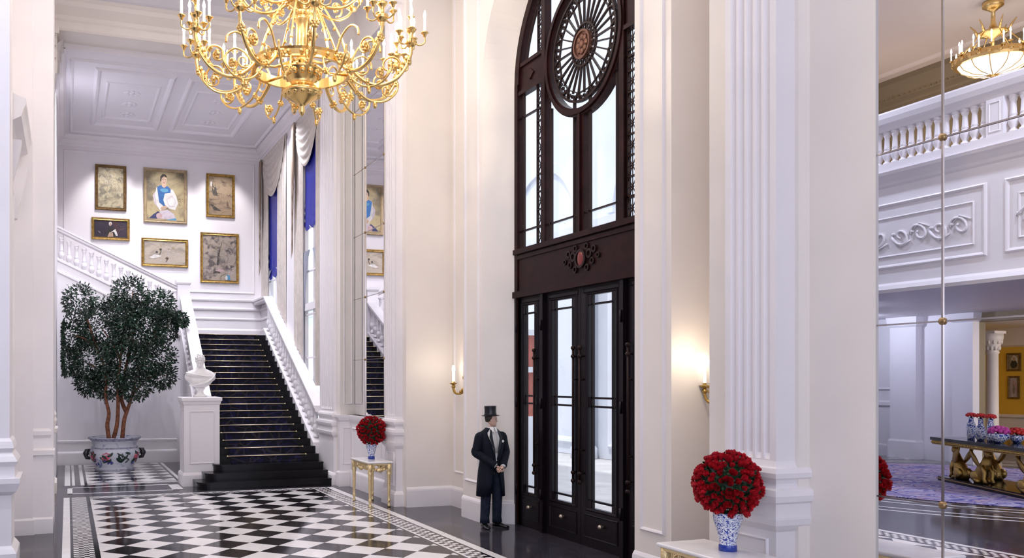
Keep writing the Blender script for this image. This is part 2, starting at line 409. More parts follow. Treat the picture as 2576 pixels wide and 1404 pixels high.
def pilaster(y0, y1, xb, depth, name='pilaster', nfl=5, cap=True):
    mb = MB(); x1 = xb
    mb.rloft(xb-depth, x1+0.3, y0, y1, PED); mb.rloft(xb-depth, x1+0.3, y0, y1, ATTIC)
    flute_shaft(mb, xb, y0, y1, 1.65, 9.3, depth, nfl)
    if cap:
        mb.rloft(xb-depth, x1+0.2, y0, y1, [(0, 9.3), (0.04, 9.33), (0.04, 9.38), (0.0, 9.40), (0.03, 9.75), (0.12, 10.0), (0.14, 10.1), (0.0, 10.1)])
    frame_mould(mb, 'X-', xb-depth, y0+0.08, y1-0.08, 0.36, 1.0, 0.035, 0.02)
    return struct(mb.build(name, [WHITE]))
pilaster(5.82, 6.42, 5.85, 0.20)
pilaster(15.05, 15.62, 5.88, 0.13)
pilaster(2.0, 2.6, 5.68, 0.10)
# dados closing the bottom of both mirror niches
for ya, yb in ((16.02, 18.3),):
    mb = MB()
    mb.box(5.90, 6.02, ya, yb, 0, 1.50)
    run_mould(mb, 'X-', 5.90, ya, yb, BASEP)
    run_mould(mb, 'X-', 5.90, ya, yb, [(0.0, 1.40), (0.03, 1.43), (0.05, 1.48), (0.06, 1.54), (0.06, 1.57), (-0.1, 1.57)])
    frame_mould(mb, 'X-', 5.90, ya+0.2, yb-0.2, 0.5, 1.3, 0.05, 0.025)
    struct(mb.build('dado', [WHITE]))


# far mass: corner between hall and stair hall
fm = MB()
fm.box(5.68, 7.4, 18.3, 19.95, 0, HT)
struct(fm.build('wall_right', [CREAM]))
mb = MB()
mb.rloft(5.66, 6.0, 18.26, 18.4, [(0.04, 0), (0.04, 0.3), (0.0, 0.34), (0.0, 1.42), (0.03, 1.45), (0.06, 1.52), (0.06, 1.57), (-0.05, 1.57)])
frame_mould(mb, 'Y-', 18.26, 5.72, 5.95, 0.48, 1.30, 0.035, 0.02)
frame_mould(mb, 'Y-', 18.3, 5.76, 5.96, 1.8, 9.4, 0.03, 0.02)
struct(mb.build('dado', [WHITE]))
mb = MB()
mb.rloft(5.60, 5.7, 18.55, 19.75, PED); mb.rloft(5.62, 5.7, 18.6, 19.7, ATTIC)
flute_shaft(mb, 5.68, 18.60, 19.70, 1.66, 9.2, 0.07, 6)
mb.rloft(5.61, 5.7, 18.6, 19.7, [(0, 9.2), (0.03, 9.25), (0.0, 9.28), (0.03, 9.5), (0.0, 9.52)])
struct(mb.build('pilaster', [WHITE]))

# ------------------------------------------------------------------ stair hall: windows wall, back wall, left wall, ceiling
XW = 5.75; YB = 26.9; XL = -0.26; ZC = 9.5
def wall_with_holes(name, plane, c, a0, a1, b0, b1, holes, t, m):
    """solid wall with rectangular openings (a0,a1,b0,b1)"""
    P = PL(plane, c); mb = MB()
    As = sorted({a0, a1, *[h[0] for h in holes], *[h[1] for h in holes]}); Bs = sorted({b0, b1, *[h[2] for h in holes], *[h[3] for h in holes]})
    solid = lambda i, j: 0 <= i < len(As)-1 and 0 <= j < len(Bs)-1 and not any(h[0] <= (As[i]+As[i+1])/2 <= h[1] and h[2] <= (Bs[j]+Bs[j+1])/2 <= h[3] for h in holes)
    for i in range(len(As)-1):
        for j in range(len(Bs)-1):
            if not solid(i, j): continue
            q = [(As[i], Bs[j]), (As[i+1], Bs[j]), (As[i+1], Bs[j+1]), (As[i], Bs[j+1])]
            mb.add([P(a, b, 0) for a, b in q] + [P(a, b, -t) for a, b in q],
                   [(0, 1, 2, 3), (7, 6, 5, 4)] + [(k, (k+1) % 4, (k+1) % 4+4, k+4) for k, (di, dj) in enumerate(((0, -1), (1, 0), (0, 1), (-1, 0))) if not solid(i+di, j+dj)])
    return struct(mb.build(name, [m]))
WIN = [(24.1, 26.0, 2.2, 8.9), (20.1, 21.75, 0.9, 8.9)]
wall_with_holes('wall_stair', 'X-', XW, 19.9, YB+0.3, 0, HT, WIN, 0.14, WHITE)
for k, (a0, a1, b0, b1) in enumerate(WIN):
    mb = MB()
    mb.box(XW+0.03, XW+0.11, a0, a1, b0, b0+0.08); mb.box(XW+0.03, XW+0.11, a0, a1, b1-0.08, b1)
    for a in (a0, a1-0.08): mb.box(XW+0.03, XW+0.11, a, a+0.08, b0, b1)
    am = (a0+a1)/2
    mb.box(XW+0.04, XW+0.10, am-0.03, am+0.03, b0, b1)
    z = b0+0.9
    while z < b1-0.4: mb.box(XW+0.045, XW+0.09, a0, a1, z-0.02, z+0.02); z += 1.1
    mb.box(XW+0.0, XW+0.13, a0, a1, 4.1, 4.28)
    w = struct(mb.build('window_%d' % (k+2), [WHITE]))
    g = MB().box(XW+0.06, XW+0.066, a0, a1, b0, b1).build('pane', [GLASS], w)
wb = MB(); wb.box(XL-0.5, XW+0.4, YB, YB+0.3, 0, HT)
struct(wb.build('wall_back', [WHITE]))
tb = MB()
RAIL = [(0.02, 4.18), (0.03, 4.22), (0.0, 4.26)], [(0.0, 4.46), (0.05, 4.49), (0.06, 4.53), (0.02, 4.57), (0.0, 4.58)], [(0.0, 4.74), (0.04, 4.77), (0.05, 4.81), (0.0, 4.84)], [(0.05, 3.63), (0.05, 3.86), (0.02, 3.90), (0.0, 3.92)]
for pr in RAIL:
    run_mould(tb, 'Y-', YB, 2.9, XW, pr); run_mould(tb, 'X-', XW, 25.3, YB, pr)
frame_mould(tb, 'Y-', YB, -0.12, 5.55, 5.0, 9.08, 0.07, 0.03)
CORN = [(0.0, 9.16), (0.03, 9.18), (0.04, 9.24), (0.06, 9.25), (0.09, 9.34), (0.17, 9.38), (0.19, 9.44), (0.22, 9.47), (0.22, 9.52)]
run_mould(tb, 'Y-', YB, XL, XW, CORN); run_mould(tb, 'X-', XW, 19.9, YB, CORN); run_mould(tb, 'X+', XL, 19.9, YB, CORN)
frame_mould(tb, 'X-', XW, 22.35, 23.45, 2.2, 9.0, 0.05, 0.025)
struct(tb.build('trim_1', [WHITE]))
wl = MB(); wl.box(XL-0.6, XL, 19.8, YB+0.3, 0, HT)
struct(wl.build('wall_left', [WHITE]))
cs = MB()
cs.box(XL-0.5, XW+0.4, 19.9, YB+0.3, ZC, ZC+0.3)
for x0, x1, y0, y1 in ((0.60, 2.46, 20.85, 25.5), (2.74, 4.66, 20.85, 25.5)):
    frame_mould(cs, 'Z-', ZC, x0, x1, y0, y1, 0.16, 0.06)
    frame_mould(cs, 'Z-', ZC, x0+0.28, x1-0.28, y0+0.9, y1-0.75, 0.09, 0.035)
    for dy in (0.35, 0.55, 0.75):                             # plaster rosettes
        cx, cy = (x0+x1)/2, y0+(y1-y0)*dy
        for q in range(8):
            t = 2*pi*q/8; cs.ball((cx+0.14*cos(t), cy+0.14*sin(t), ZC), 0.07, 8, 5, 0, (1, 1, 0.4))
        cs.ball((cx, cy, ZC), 0.08, 8, 5, 0, (1, 1, 0.5))
frame_mould(cs, 'Z-', ZC, 0.05, 5.5, 20.4, 26.4, 0.10, 0.05)
struct(cs.build('ceiling', [CEIL]))
# beam between hall and stair hall, carried by the two corner pilasters
bm_ = MB(); bm_.box(-1.0, 7.4, 19.2, 20.15, 9.62, HT)
BC = [(0.0, 9.62), (0.03, 9.66), (0.03, 9.80), (0.07, 9.84), (0.07, 9.92), (0.13, 9.97), (0.24, 10.06), (0.28, 10.14), (0.31, 10.16), (0.31, 10.22)]
run_mould(bm_, 'Y-', 19.2, -1.0, 5.7, BC)
struct(bm_.build('beam', [CREAM]))
ch = MB(); ch.box(-1.0, 7.4, -6, 20.0, 10.55, 10.9)
frame_mould(ch, 'Z-', 10.55, 0.8, 4.9, 3.0, 18.4, 0.25, 0.12); frame_mould(ch, 'Z-', 10.55, 1.3, 4.4, 3.6, 17.9, 0.10, 0.05)
run_mould(ch, 'Y-', 19.2, -1.0, 5.7, [(0.2, 10.22), (0.25, 10.3), (0.3, 10.45), (0.4, 10.56)])
struct(ch.build('ceiling', [CEIL]))

# ------------------------------------------------------------------ left side of the hall
wl = MB()
wl.box(-1.0, -0.78, 11.4, 14.3, 0, HT)
wl.box(-1.0, -0.205, 14.2, 15.6, 0, HT); wl.box(-1.0, -0.47, 14.2, 18.9, 0, HT)
wl.box(-1.0, -0.40, 18.85, 19.95, 0, HT)
wl.box(-1.0, -0.67, -6, 11.4, 9.2, HT)                         # header over the lounge opening
wl.box(-12.3, 7.4, -6.3, -6.0, 0, HT); wl.box(-12.3, -1.0, 23.9, 24.2, 0, 12)
struct(wl.build('wall_left', [WHITE]))
mb = MB()
mb.rloft(-1.0, -0.66, 11.35, 11.95, [(0.08, 0), (0.08, 0.25), (0.05, 0.30), (0.02, 0.34), (0.02, 0.95), (0.08, 1.0), (0.12, 1.1), (0.12, 1.16), (0.0, 1.16)])
mb.rloft(-1.0, -0.66, 11.35, 11.95, [(0.06, 1.16), (0.06, 1.3), (0.09, 1.36), (0.06, 1.42), (0.02, 1.47), (0.05, 1.52), (0.03, 1.6), (0.0, 1.64), (0.0, 9.3)])
struct(mb.build('pilaster', [WHITE]))
mb = MB()
mb.rloft(-1.0, -0.205, 14.12, 14.5, [(0.0, 0), (0.0, 0.22), (-0.02, 0.25), (-0.025, 1.18), (0.02, 1.2), (0.02, 1.27), (-0.04, 1.30), (-0.06, 1.45), (-0.03, 1.5), (-0.03, 1.56), (-0.06, 1.6), (-0.07, 10.5)])
mb.rloft(-1.0, -0.47, 14.05, 14.4, [(0.0, 0), (0.0, 0.22), (-0.02, 0.25), (-0.03, 10.5)])
struct(mb.build('pilaster', [WHITE]))
# cornice hood over the side doorway
mb = MB()
run_mould(mb, 'X+', -0.78, 11.96, 13.95, [(0.02, 5.45), (0.06, 5.5), (0.06, 5.6), (0.12, 5.66), (0.22, 5.72), (0.25, 5.82), (0.28, 5.88), (0.28, 5.95), (0.0, 6.05)])
for y in (12.1, 13.75):
    mb.prism([(-0.78, 4.7), (-0.70, 4.72), (-0.66, 4.95), (-0.60, 5.2), (-0.56, 5.45), (-0.78, 5.45)], 'Y', y, y+0.16)
frame_mould(mb, 'X+', -0.78, 12.25, 13.7, 0.0, 5.1, 0.14, 0.05)
struct(mb.build('trim_2', [WHITE]))
# corner pilaster with leafy capital under the beam
mb = MB()
x0, x1, y0, y1 = -0.7, -0.26, 19.05, 19.85
mb.rloft(x0, x1, y0, y1, [(0.05, 0), (0.05, 0.22), (0.0, 0.26), (0.0, 1.22), (0.05, 1.26), (0.07, 1.34), (0.0, 1.36), (0.03, 1.4), (0.05, 1.5), (0.02, 1.56), (0.04, 1.62), (0.0, 1.7), (0.0, 8.6), (0.02, 8.63), (0.0, 8.66), (0.02, 9.3), (0.06, 9.45), (0.10, 9.46), (0.10, 9.6)])
for row, (zb, zt, out) in enumerate(((8.66, 8.98, 0.10), (8.9, 9.22, 0.14), (9.12, 9.42, 0.20))):
    for q in range(6):                                          # acanthus leaves
        yy = y0+(q+0.5+0.5*(row % 2))*(y1-y0)/6
        for P in (lambda a, b, n: (x1+n, a, b), ):
            prof = [(-0.06, 0.0, zb), (-0.07, out*0.4, zb+(zt-zb)*0.6), (-0.05, out*0.9, zt-0.03), (0, out, zt-0.08)]
            mb.rings([[P(yy+w, z, n) for w in (-1*abs(w0)-0.01, 0, abs(w0)+0.01)] for w0, n, z in prof], 0, True, closed=False, cap0=False, cap1=False)
    for q in range(3):
        xx = x0+0.15+(q+0.5)*(x1-x0-0.1)/3
        prof = [(0.06, 0.0, zb), (0.07, out*0.4, zb+(zt-zb)*0.6), (0.05, out*0.9, zt-0.03), (0.01, out, zt-0.08)]
        mb.rings([[(xx+s*w0, y0-n, z) for s in (-1, 0, 1)] for w0, n, z in prof], 0, True, closed=False, cap0=False, cap1=False)
struct(mb.build('pilaster', [CREAM]))
# ------------------------------------------------------------------ staircase
TR = lambda k: (19.40+0.29*k, 0.474+0.158*k)                   # front edge and lower level of carpeted riser k
zr = lambda y: 1.72+0.552*(y-19.7)                             # top of both hand rails
zs = lambda y: 0.70+0.545*(y-19.7)                             # nosing line
st = MB()
for k in range(20):
    y, z = TR(k); st.box(3.05, 5.50, y, 25.3, z if k else 0.0, z+0.158, 0)
st.box(3.12, 5.75, 25.2, 26.9, 0, 3.634, 0)
def bull(x0, x1, y0, y1, z0, z1, r):                           # black bottom steps with a rounded, slightly bowed front
    pts = [(x0+r-r*cos(pi/2*q/8), y0+r-r*sin(pi/2*q/8)) for q in range(9)]
    pts += [(x0+r+(x1-x0-r)*q/8, y0-0.05*sin(pi*q/8)) for q in range(1, 9)] + [(x1, y1), (x0, y1)]
    nose = [(p[0], p[1]) for p in pts]
    st.prism(pts, 'Z', z0, z1-0.03, 0)
    c = ((x0+x1)/2, (y0+y1)/2)
    pts2 = [(p[0]-(0.02 if p[0] < x1-0.01 else 0), p[1]-(0.025 if p[1] < y1-0.01 else 0)) for p in pts]
    st.prism(pts2, 'Z', z1-0.03, z1, 0)
bull(2.62, 5.56, 18.52, 19.8, 0.0, 0.158, 0.30); bull(2.82, 5.54, 18.80, 19.8, 0.158, 0.316, 0.28); bull(3.06, 5.52, 19.10, 19.8, 0.316, 0.474, 0.25)
struct(st.build('staircase', [STEPK]))
XCL = lambda y: 2.98+0.20*(y-19.9)/5.3                          # centre line of the left rail (flares outwards at the foot)
sd = MB()
q0, q1 = 20.15, 25.2
sd.rings([[(XCL(y)-0.14, y, 0), (XCL(y)+0.14, y, 0), (XCL(y)+0.14, y, zs(y)+0.14), (XCL(y)-0.14, y, zs(y)+0.14)] for y in (q0, q1)], 0, False)
sd.rings([[(5.46, y, 0), (5.74, y, 0), (5.74, y, zs(y)+0.14), (5.46, y, zs(y)+0.14)] for y in (19.75, 25.25)], 0, False)
sd.prism([(-0.3, 0), (3.13, 0), (3.13, 4.02), (2.9, 4.12), (-0.3, 5.62)], 'Y', 25.2, 25.4)   # wall under the upper flight
run_mould(sd, 'Y-', 25.2, XL, 2.95, BASEP)
run_mould(sd, 'Y-', 25.2, XL, 2.95, [(0.0, 0.60), (0.02, 0.62), (0.02, 0.66), (0.0, 0.68)])
P = PL('Y-', 25.2)
for off in (-0.02, -0.34):                                      # raking mouldings along the string
    sd.rings([[(x, 25.2-d, 4.12+0.469*(2.9-x)+off+h) for h, d in ((0, 0), (0.02, 0.03), (0.07, 0.03), (0.09, 0))] for x in (-0.26, 2.95)], 0, False)
# upper flight going up to the left behind that wall
for k in range(12): sd.box(2.9-0.34*(k+1), 2.9-0.34*k, 25.4, 26.9, 3.0+0.158*k, 3.634+0.158*(k+1))
struct(sd.build('wall_stair', [WHITE]))

BALP = [(0.070, 0), (0.070, 0.04), (0.050, 0.05), (0.040, 0.075), (0.052, 0.10), (0.078, 0.16), (0.080, 0.20), (0.062, 0.25), (0.046, 0.275), (0.060, 0.29), (0.052, 0.31), (0.046, 0.40), (0.042, 0.50), (0.056, 0.53), (0.060, 0.55), (0.050, 0.56), (0.068, 0.575), (0.068, 0.62)]
balm = MB().lathe(BALP, n=10).mesh('baluster', WHITE)
def rail_mesh(path, w, mi=0):
    """moulded hand rail along a path of (x,y,z top)"""
    mb = MB(); rs = []
    for i, p in enumerate(path):
        a = Vector(path[max(i-1, 0)]); b = Vector(path[min(i+1, len(path)-1)])
        d = (b-a); d.z = 0; d.normalize(); s = Vector((d.y, -d.x, 0))
        p = Vector(p)
        sec = [(-w/2, 0), (w/2, 0), (w/2, -0.05), (w/2-0.03, -0.07), (w/2-0.03, -0.12), (w/2-0.06, -0.15), (-w/2+0.06, -0.15), (-w/2+0.03, -0.12), (-w/2+0.03, -0.07), (-w/2, -0.05)]
        rs.append([p+s*o+Vector((0, 0, h)) for o, h in sec])
    return mb.rings(rs, 0, False)
def balustrade(label, pts_rail, spots, w, group=None, hscale=None):
    t = thing('balustrade', label, 'balustrade', (0, 0, 0))
    rail_mesh(pts_rail, w).build('handrail', [WHITE], t)
    for (x, y, z, h) in spots: put('baluster', balm, t, (x, y, z), (0, 0, 0), (1, 1, h/0.62))
    return t
balustrade('white balustrade on the left of the main stair flight, foot behind the marble bust',
           [(XCL(y), y, zr(y)) for y in (20.16, 22.5, 25.2)], [(XCL(y), y, zs(y)+0.14, zr(y)-0.14-zs(y)-0.14) for y in [20.2+0.27*k for k in range(19)]], 0.30)
balustrade('white balustrade on the right of the main stair flight, under the tall curtained windows',
           [(5.61, y, zr(y)) for y in (19.72, 22.5, 25.3)] + [(5.61, 26.88, zr(25.3))], [(5.59, y, zs(y)+0.14, zr(y)-0.14-zs(y)-0.14) for y in [19.95+0.27*k for k in range(20)]], 0.28)
t = balustrade('white balustrade climbing to the left above the potted tree',
               [(x, 25.32, 5.06+0.464*(2.95-x)) for x in (2.98, 1.4, -0.26)], [(x, 25.32, 4.13+0.469*(2.9-x), 0.68+0.0*x) for x in [2.80-0.197*k for k in range(16)]], 0.24)
mb = MB(); mb.rloft(2.96, 3.31, 25.12, 25.47, [(0.03, 3.6), (0.03, 3.75), (0.0, 3.8), (0.0, 5.04), (0.02, 5.06), (0.035, 5.1), (0.035, 5.17), (0.03, 5.2)])
struct(mb.build('newel_post', [WHITE]), None)

# pedestal at the foot of the left rail, with the bust on it
pd = thing('pedestal', 'square white panelled pedestal carrying the marble bust, beside the black bottom steps', 'pedestal', (2.81, 19.72, 0))
mb = MB(); mb.rloft(-0.39, 0.39, -0.37, 0.37, [(0.04, 0), (0.04, 0.24), (0.02, 0.28), (0.0, 0.30), (0.0, 1.78), (0.015, 1.80), (0.03, 1.86), (0.05, 1.88), (0.05, 1.94), (0.03, 1.955)])
mb.build('shaft', [WHITE], pd)
mb = MB(); frame_mould(mb, 'Y-', -0.37, -0.28, 0.28, 0.48, 1.66, 0.04, 0.02); frame_mould(mb, 'X+', 0.39, -0.26, 0.26, 0.48, 1.66, 0.04, 0.02); frame_mould(mb, 'X+', -0.39-0.0, -0.26, 0.26, 0.48, 1.66, 0.04, 0.02)
mb.build('panel_moulding', [WHITE], pd)

HEADT = [  # z (chin 0 .. crown 1), half width, front, back
    (0.00, 0.10, 0.27, -0.05), (0.05, 0.17, 0.315, 0.02), (0.14, 0.225, 0.32, 0.12), (0.24, 0.265, 0.315, 0.24), (0.34, 0.29, 0.315, 0.33), (0.44, 0.305, 0.315, 0.39),
    (0.54, 0.315, 0.325, 0.43), (0.64, 0.32, 0.34, 0.45), (0.75, 0.31, 0.325, 0.44), (0.86, 0.26, 0.26, 0.37), (0.94, 0.18, 0.17, 0.26), (0.99, 0.07, 0.06, 0.10)]
def head_rings(n=28, amp=1.0):
    rs = []
    def interp(z):
        for (z0, *a), (z1, *b) in zip(HEADT, HEADT[1:]):
            if z <= z1:
                t = (z-z0)/(z1-z0); return [p+(q-p)*t for p, q in zip(a, b)]
        return HEADT[-1][1:]
    zs_ = [i/26*0.99 for i in range(27)]
    for z in zs_:
        w, f, b = interp(z); ring = []
        for j in range(n):
            a = 2*pi*j/n                                        # a = 0 is the face (-Y)
            x = w*sin(a); y = -(f*cos(a)) if cos(a) > 0 else -(b*cos(a))
            g = lambda a0, sa, z0, sz: math.exp(-((((a-a0+pi) % (2*pi))-pi)/sa)**2 - ((z-z0)/sz)**2)
            y0_ = y
            y -= 0.085*g(0, 0.20, 0.36, 0.055) + 0.055*g(0, 0.14, 0.44, 0.07)      # nose
            y += 0.045*(g(0.38, 0.2, 0.49, 0.045)+g(-0.38, 0.2, 0.49, 0.045))      # eye sockets
            y -= 0.02*(g(0.36, 0.12, 0.485, 0.02)+g(-0.36, 0.12, 0.485, 0.02))     # lids
            y -= 0.025*(g(0.3, 0.4, 0.565, 0.03)+g(-0.3, 0.4, 0.565, 0.03))        # brows
            y -= 0.022*(g(0, 0.28, 0.235, 0.018)+g(0, 0.26, 0.19, 0.018)) - 0.02*g(0, 0.3, 0.213, 0.012)  # lips
            y -= 0.03*g(0, 0.3, 0.07, 0.05)                                       # chin
            ring.append((x, y0_+(y-y0_)*amp, z))
        rs.append(ring)
    return rs
bust = thing('bust', 'white marble bust of a draped man on the square pedestal', 'sculpture', (2.82, 19.70, 1.955), -0.10)
mb = MB()
E = lambda w, d, z, dy=0, n=24: [(w*sin(2*pi*j/n), dy-d*cos(2*pi*j/n), z) for j in range(n)]
tor = [E(0.09, 0.09, 0.20), E(0.16, 0.115, 0.235), E(0.235, 0.14, 0.29), E(0.275, 0.15, 0.345), E(0.33, 0.15, 0.385), E(0.345, 0.15, 0.43), E(0.335, 0.145, 0.49), E(0.305, 0.135, 0.54, 0.01), E(0.25, 0.12, 0.58, 0.015), E(0.165, 0.10, 0.615, 0.02), E(0.11, 0.085, 0.635, 0.02), E(0.078, 0.08, 0.67, 0.015), E(0.074, 0.078, 0.72, 0.0)]
mb.rings(tor, 0, True)
h0 = len(mb.v); mb.rings(head_rings(36, 1.7), 0, True)
mb.xf(Matrix.Translation((0.0, -0.01, 0.665)) @ Matrix.Rotation(-0.18, 4, 'Z') @ Matrix.Rotation(0.05, 4, 'X') @ Matrix.Scale(0.29, 4), h0)
h1 = len(mb.v)
rnd = random.Random(3)
for q in range(70):                                             # curls
    a = rnd.uniform(0.75, 2*pi-0.75) if q % 3 else rnd.uniform(0, 2*pi); z = rnd.uniform(0.45, 1.0) if 0.75 < a < 2*pi-0.75 else rnd.uniform(0.78, 1.0)
    w = 0.33*sqrt(max(0.05, 1-((z-0.58)/0.47)**2))
    mb.ball((w*sin(a), -w*(1.0 if cos(a) > 0 else 1.35)*cos(a), z), 0.075, 7, 5)
for sx in (-1, 1): mb.ball((sx*0.31, 0.03, 0.42), 0.07, 8, 6, 0, (0.4, 0.8, 1.3))
mb.xf(Matrix.Translation((0.0, -0.01, 0.665)) @ Matrix.Rotation(-0.18, 4, 'Z') @ Matrix.Rotation(0.05, 4, 'X') @ Matrix.Scale(0.29, 4), h1)
for k in range(6):                                              # folds of the drapery
    f = k/5
    pts = []
    for q in range(13):
        a = -1.3+2.6*q/12; z = 0.55-0.06*f-0.20*(0.5-0.5*cos((q/12)*pi))*(0.4+f*0.7)-0.03*sin(q/12*pi)
        k_ = min(1.0, 0.30+max(0, (z-0.22))*2.6); k_ = min(k_, 1.0)
        pts.append((0.32*k_*sin(a), 0.0-0.155*k_*cos(a)-0.012, z))
    mb.curve(pts, 0.016, 6, 0, 2)
for k in range(5):
    mb.curve([(0.33-0.03*k, -0.03-0.01*k, 0.53-0.01*k), (0.30-0.04*k, -0.10, 0.45-0.02*k), (0.20-0.05*k, -0.158, 0.36-0.015*k), (0.05-0.06*k, -0.165, 0.29-0.008*k), (-0.12-0.03*k, -0.13, 0.26)], 0.015, 6, 0, 3)
mb.build('figure', [MARB_W], bust)
mb = MB(); mb.lathe([(0.15, 0), (0.15, 0.03), (0.12, 0.045), (0.085, 0.07), (0.07, 0.11), (0.075, 0.15), (0.105, 0.18), (0.11, 0.205)], n=20)
mb.build('socle', [MARB_W], bust)

# ------------------------------------------------------------------ stair carpet with brass rods
run = thing('stair_runner', 'dark navy patterned stair carpet held by pale brass rods on the black staircase', 'carpet', (4.28, 19.4, 0.474))
cm_, N, L, p = new_mat('navy_scroll_carpet')
tc = N.new('ShaderNodeTexCoord'); vo = N.new('ShaderNodeTexVoronoi'); nz = N.new('ShaderNodeTexNoise'); rp = N.new('ShaderNodeValToRGB'); rp2 = N.new('ShaderNodeValToRGB'); mx = N.new('ShaderNodeMix'); mx.data_type = 'RGBA'
vo.inputs['Scale'].default_value = 2.6; vo.feature = 'DISTANCE_TO_EDGE'; nz.inputs['Scale'].default_value = 5; nz.inputs['Distortion'].default_value = 2
L.new(tc.outputs['Object'], vo.inputs['Vector']); L.new(tc.outputs['Object'], nz.inputs['Vector'])
e = rp.color_ramp.elements; e[0].position = 0.02; e[0].color = (0.07, 0.055, 0.06, 1); e[1].position = 0.05; e[1].color = (0.003, 0.003, 0.010, 1)
e = rp2.color_ramp.elements; e[0].position = 0.5; e[0].color = (0.004, 0.004, 0.012, 1); e[1].position = 0.64; e[1].color = (0.012, 0.012, 0.085, 1)
L.new(vo.outputs['Distance'], rp.inputs['Fac']); L.new(nz.outputs['Fac'], rp2.inputs['Fac'])
mx.inputs[0].default_value = 0.6; L.new(rp.outputs['Color'], mx.inputs[6]); L.new(rp2.outputs['Color'], mx.inputs[7]); L.new(mx.outputs[2], p.inputs['Base Color']); p.inputs['Roughness'].default_value = 0.95
mb = MB(); pts = []
for k in range(20):
    y, z = 0.29*k, 0.158*k
    pts += [(y-0.010, z+0.004), (y-0.010, z+0.145), (y-0.022, z+0.152), (y-0.02, z+0.166), (y+0.02, z+0.166)]
pts += [(0.29*20+0.6, 0.158*20+0.006)]
mb.rings([[(-0.83, y, z) for y, z in pts], [(0.83, y, z) for y, z in pts]], 0, False, closed=False, cap0=False, cap1=False)
mb.build('carpet', [cm_], run)
rm = MB().tube([(-0.90, 0, 0), (0.90, 0, 0)], 0.011, 8)
for sx in (-0.9, 0.9): rm.ball((sx, 0, 0), 0.022, 8, 6)
rm = rm.mesh('stair_rod', mat('pale_brass', (0.72, 0.60, 0.40), 0.3, 0.9))
for k in range(20): put('stair_rod', rm, run, (0, 0.29*k-0.036, 0.158*k+0.158))

# ------------------------------------------------------------------ curtains in the two tall stair windows
def curtains(Ya, Yb, zb_drape, zblind, which, ya_win, yb_win):
    far = which == 'far'
    lab = 'at the far stair window' if far else 'at the near stair window'
    t = thing('curtain', 'oyster silk swag and drapes %s, %s' % (lab, 'next to the paintings wall' if far else 'next to the lobby pilaster'), 'curtain', (0, 0, 0), 0, 'stair window curtains')
    W = Yb-Ya
    def swag(u, v):
        sag = (4*u*(1-u))**0.8
        z = 9.15-v*(0.10+1.30*sag)
        out = 0.045*sag*sin(pi*min(1, v*1.05))+0.018*sag*sin(v*2*pi*6.5)
        return (XW-0.055-out, Ya+0.12+(W-0.24)*u, z)
    MB().grid(swag, 28, 60).build('swag', [DRAPE], t)
    def drape(y0, y1, ztop, zbot, folds, amp, gather=0.0):
        def f(u, v):
            y = y0+(y1-y0)*u; z = ztop+(max(zbot, zr(min(y, 25.3))+0.05)-ztop)*v
            return (XW-0.012-amp*(0.5+0.5*sin(u*2*pi*folds+0.6*sin(v*3))), y+0.02*sin(v*5+u*3), z)
        return f
    MB().grid(drape(Ya, Ya+(1.1 if far else 0.5), 9.15, zb_drape, 5, 0.035), 40, 14).build('drape', [DRAPE], t)
    MB().grid(drape(Yb-1.0, Yb-0.05, 9.15, zb_drape, 5, 0.035), 40, 14).build('drape', [DRAPE], t)
    def tail(y0, s, n=5):
        mb = MB()
        def f(u, v):                                            # cascading jabot: length falls off in zigzag pleats
            zz = 9.1-(9.1-5.55)*v*(1-0.55*u)
            return (XW-0.07-0.02*u-0.05*abs(((u*n) % 1)*2-1)-0.05*v*u, y0+s*0.36*u+0.03*sin(v*6), zz)
        return mb.grid(f, 30, 16)
    tail(Yb-0.05, -1).build('tail', [DRAPEB], t)
    for s, y in ((1, ya_win), (-1, yb_win)):                     # tied-back inner curtains below the blind
        def inner(u, v, s=s, y=y):
            w = 0.10+0.62*(1-sin(pi*min(1, v*0.62))**0.6) if v < 0.8 else 0.16
            z = 5.6+(max(zb_drape+0.2, zr(min(y+s*w*u, 25.3))+0.06)-5.6)*v
            return (XW-0.004-0.025*(0.5+0.5*sin(u*2*pi*5)), y+s*w*u, z)
        MB().grid(inner, 30, 20).build('inner_curtain', [SHEER], t)
    b = thing('window_blind', 'royal blue ruched silk blind %s' % lab, 'blind', (0, 0, 0), 0, 'stair window blinds')
    def bl(u, v):
        z = 8.9-(8.9-zblind)*v
        lo = max(0, (v-0.72)/0.28)
        return (XW+0.03-0.010*sin(u*2*pi*5)*(0.4+lo)-0.018*lo*abs(sin(v*2*pi*7)), ya_win+0.02+(yb_win-ya_win-0.04)*u, z-0.12*lo*abs(sin(u*pi*3)))
    MB().grid(bl, 40, 56).build('blind', [BLIND], b)
curtains(23.45, 26.72, 3.6, 5.45, 'far', 24.1, 26.0)
curtains(19.96, 22.62, 2.2, 6.25, 'near', 20.1, 21.75)

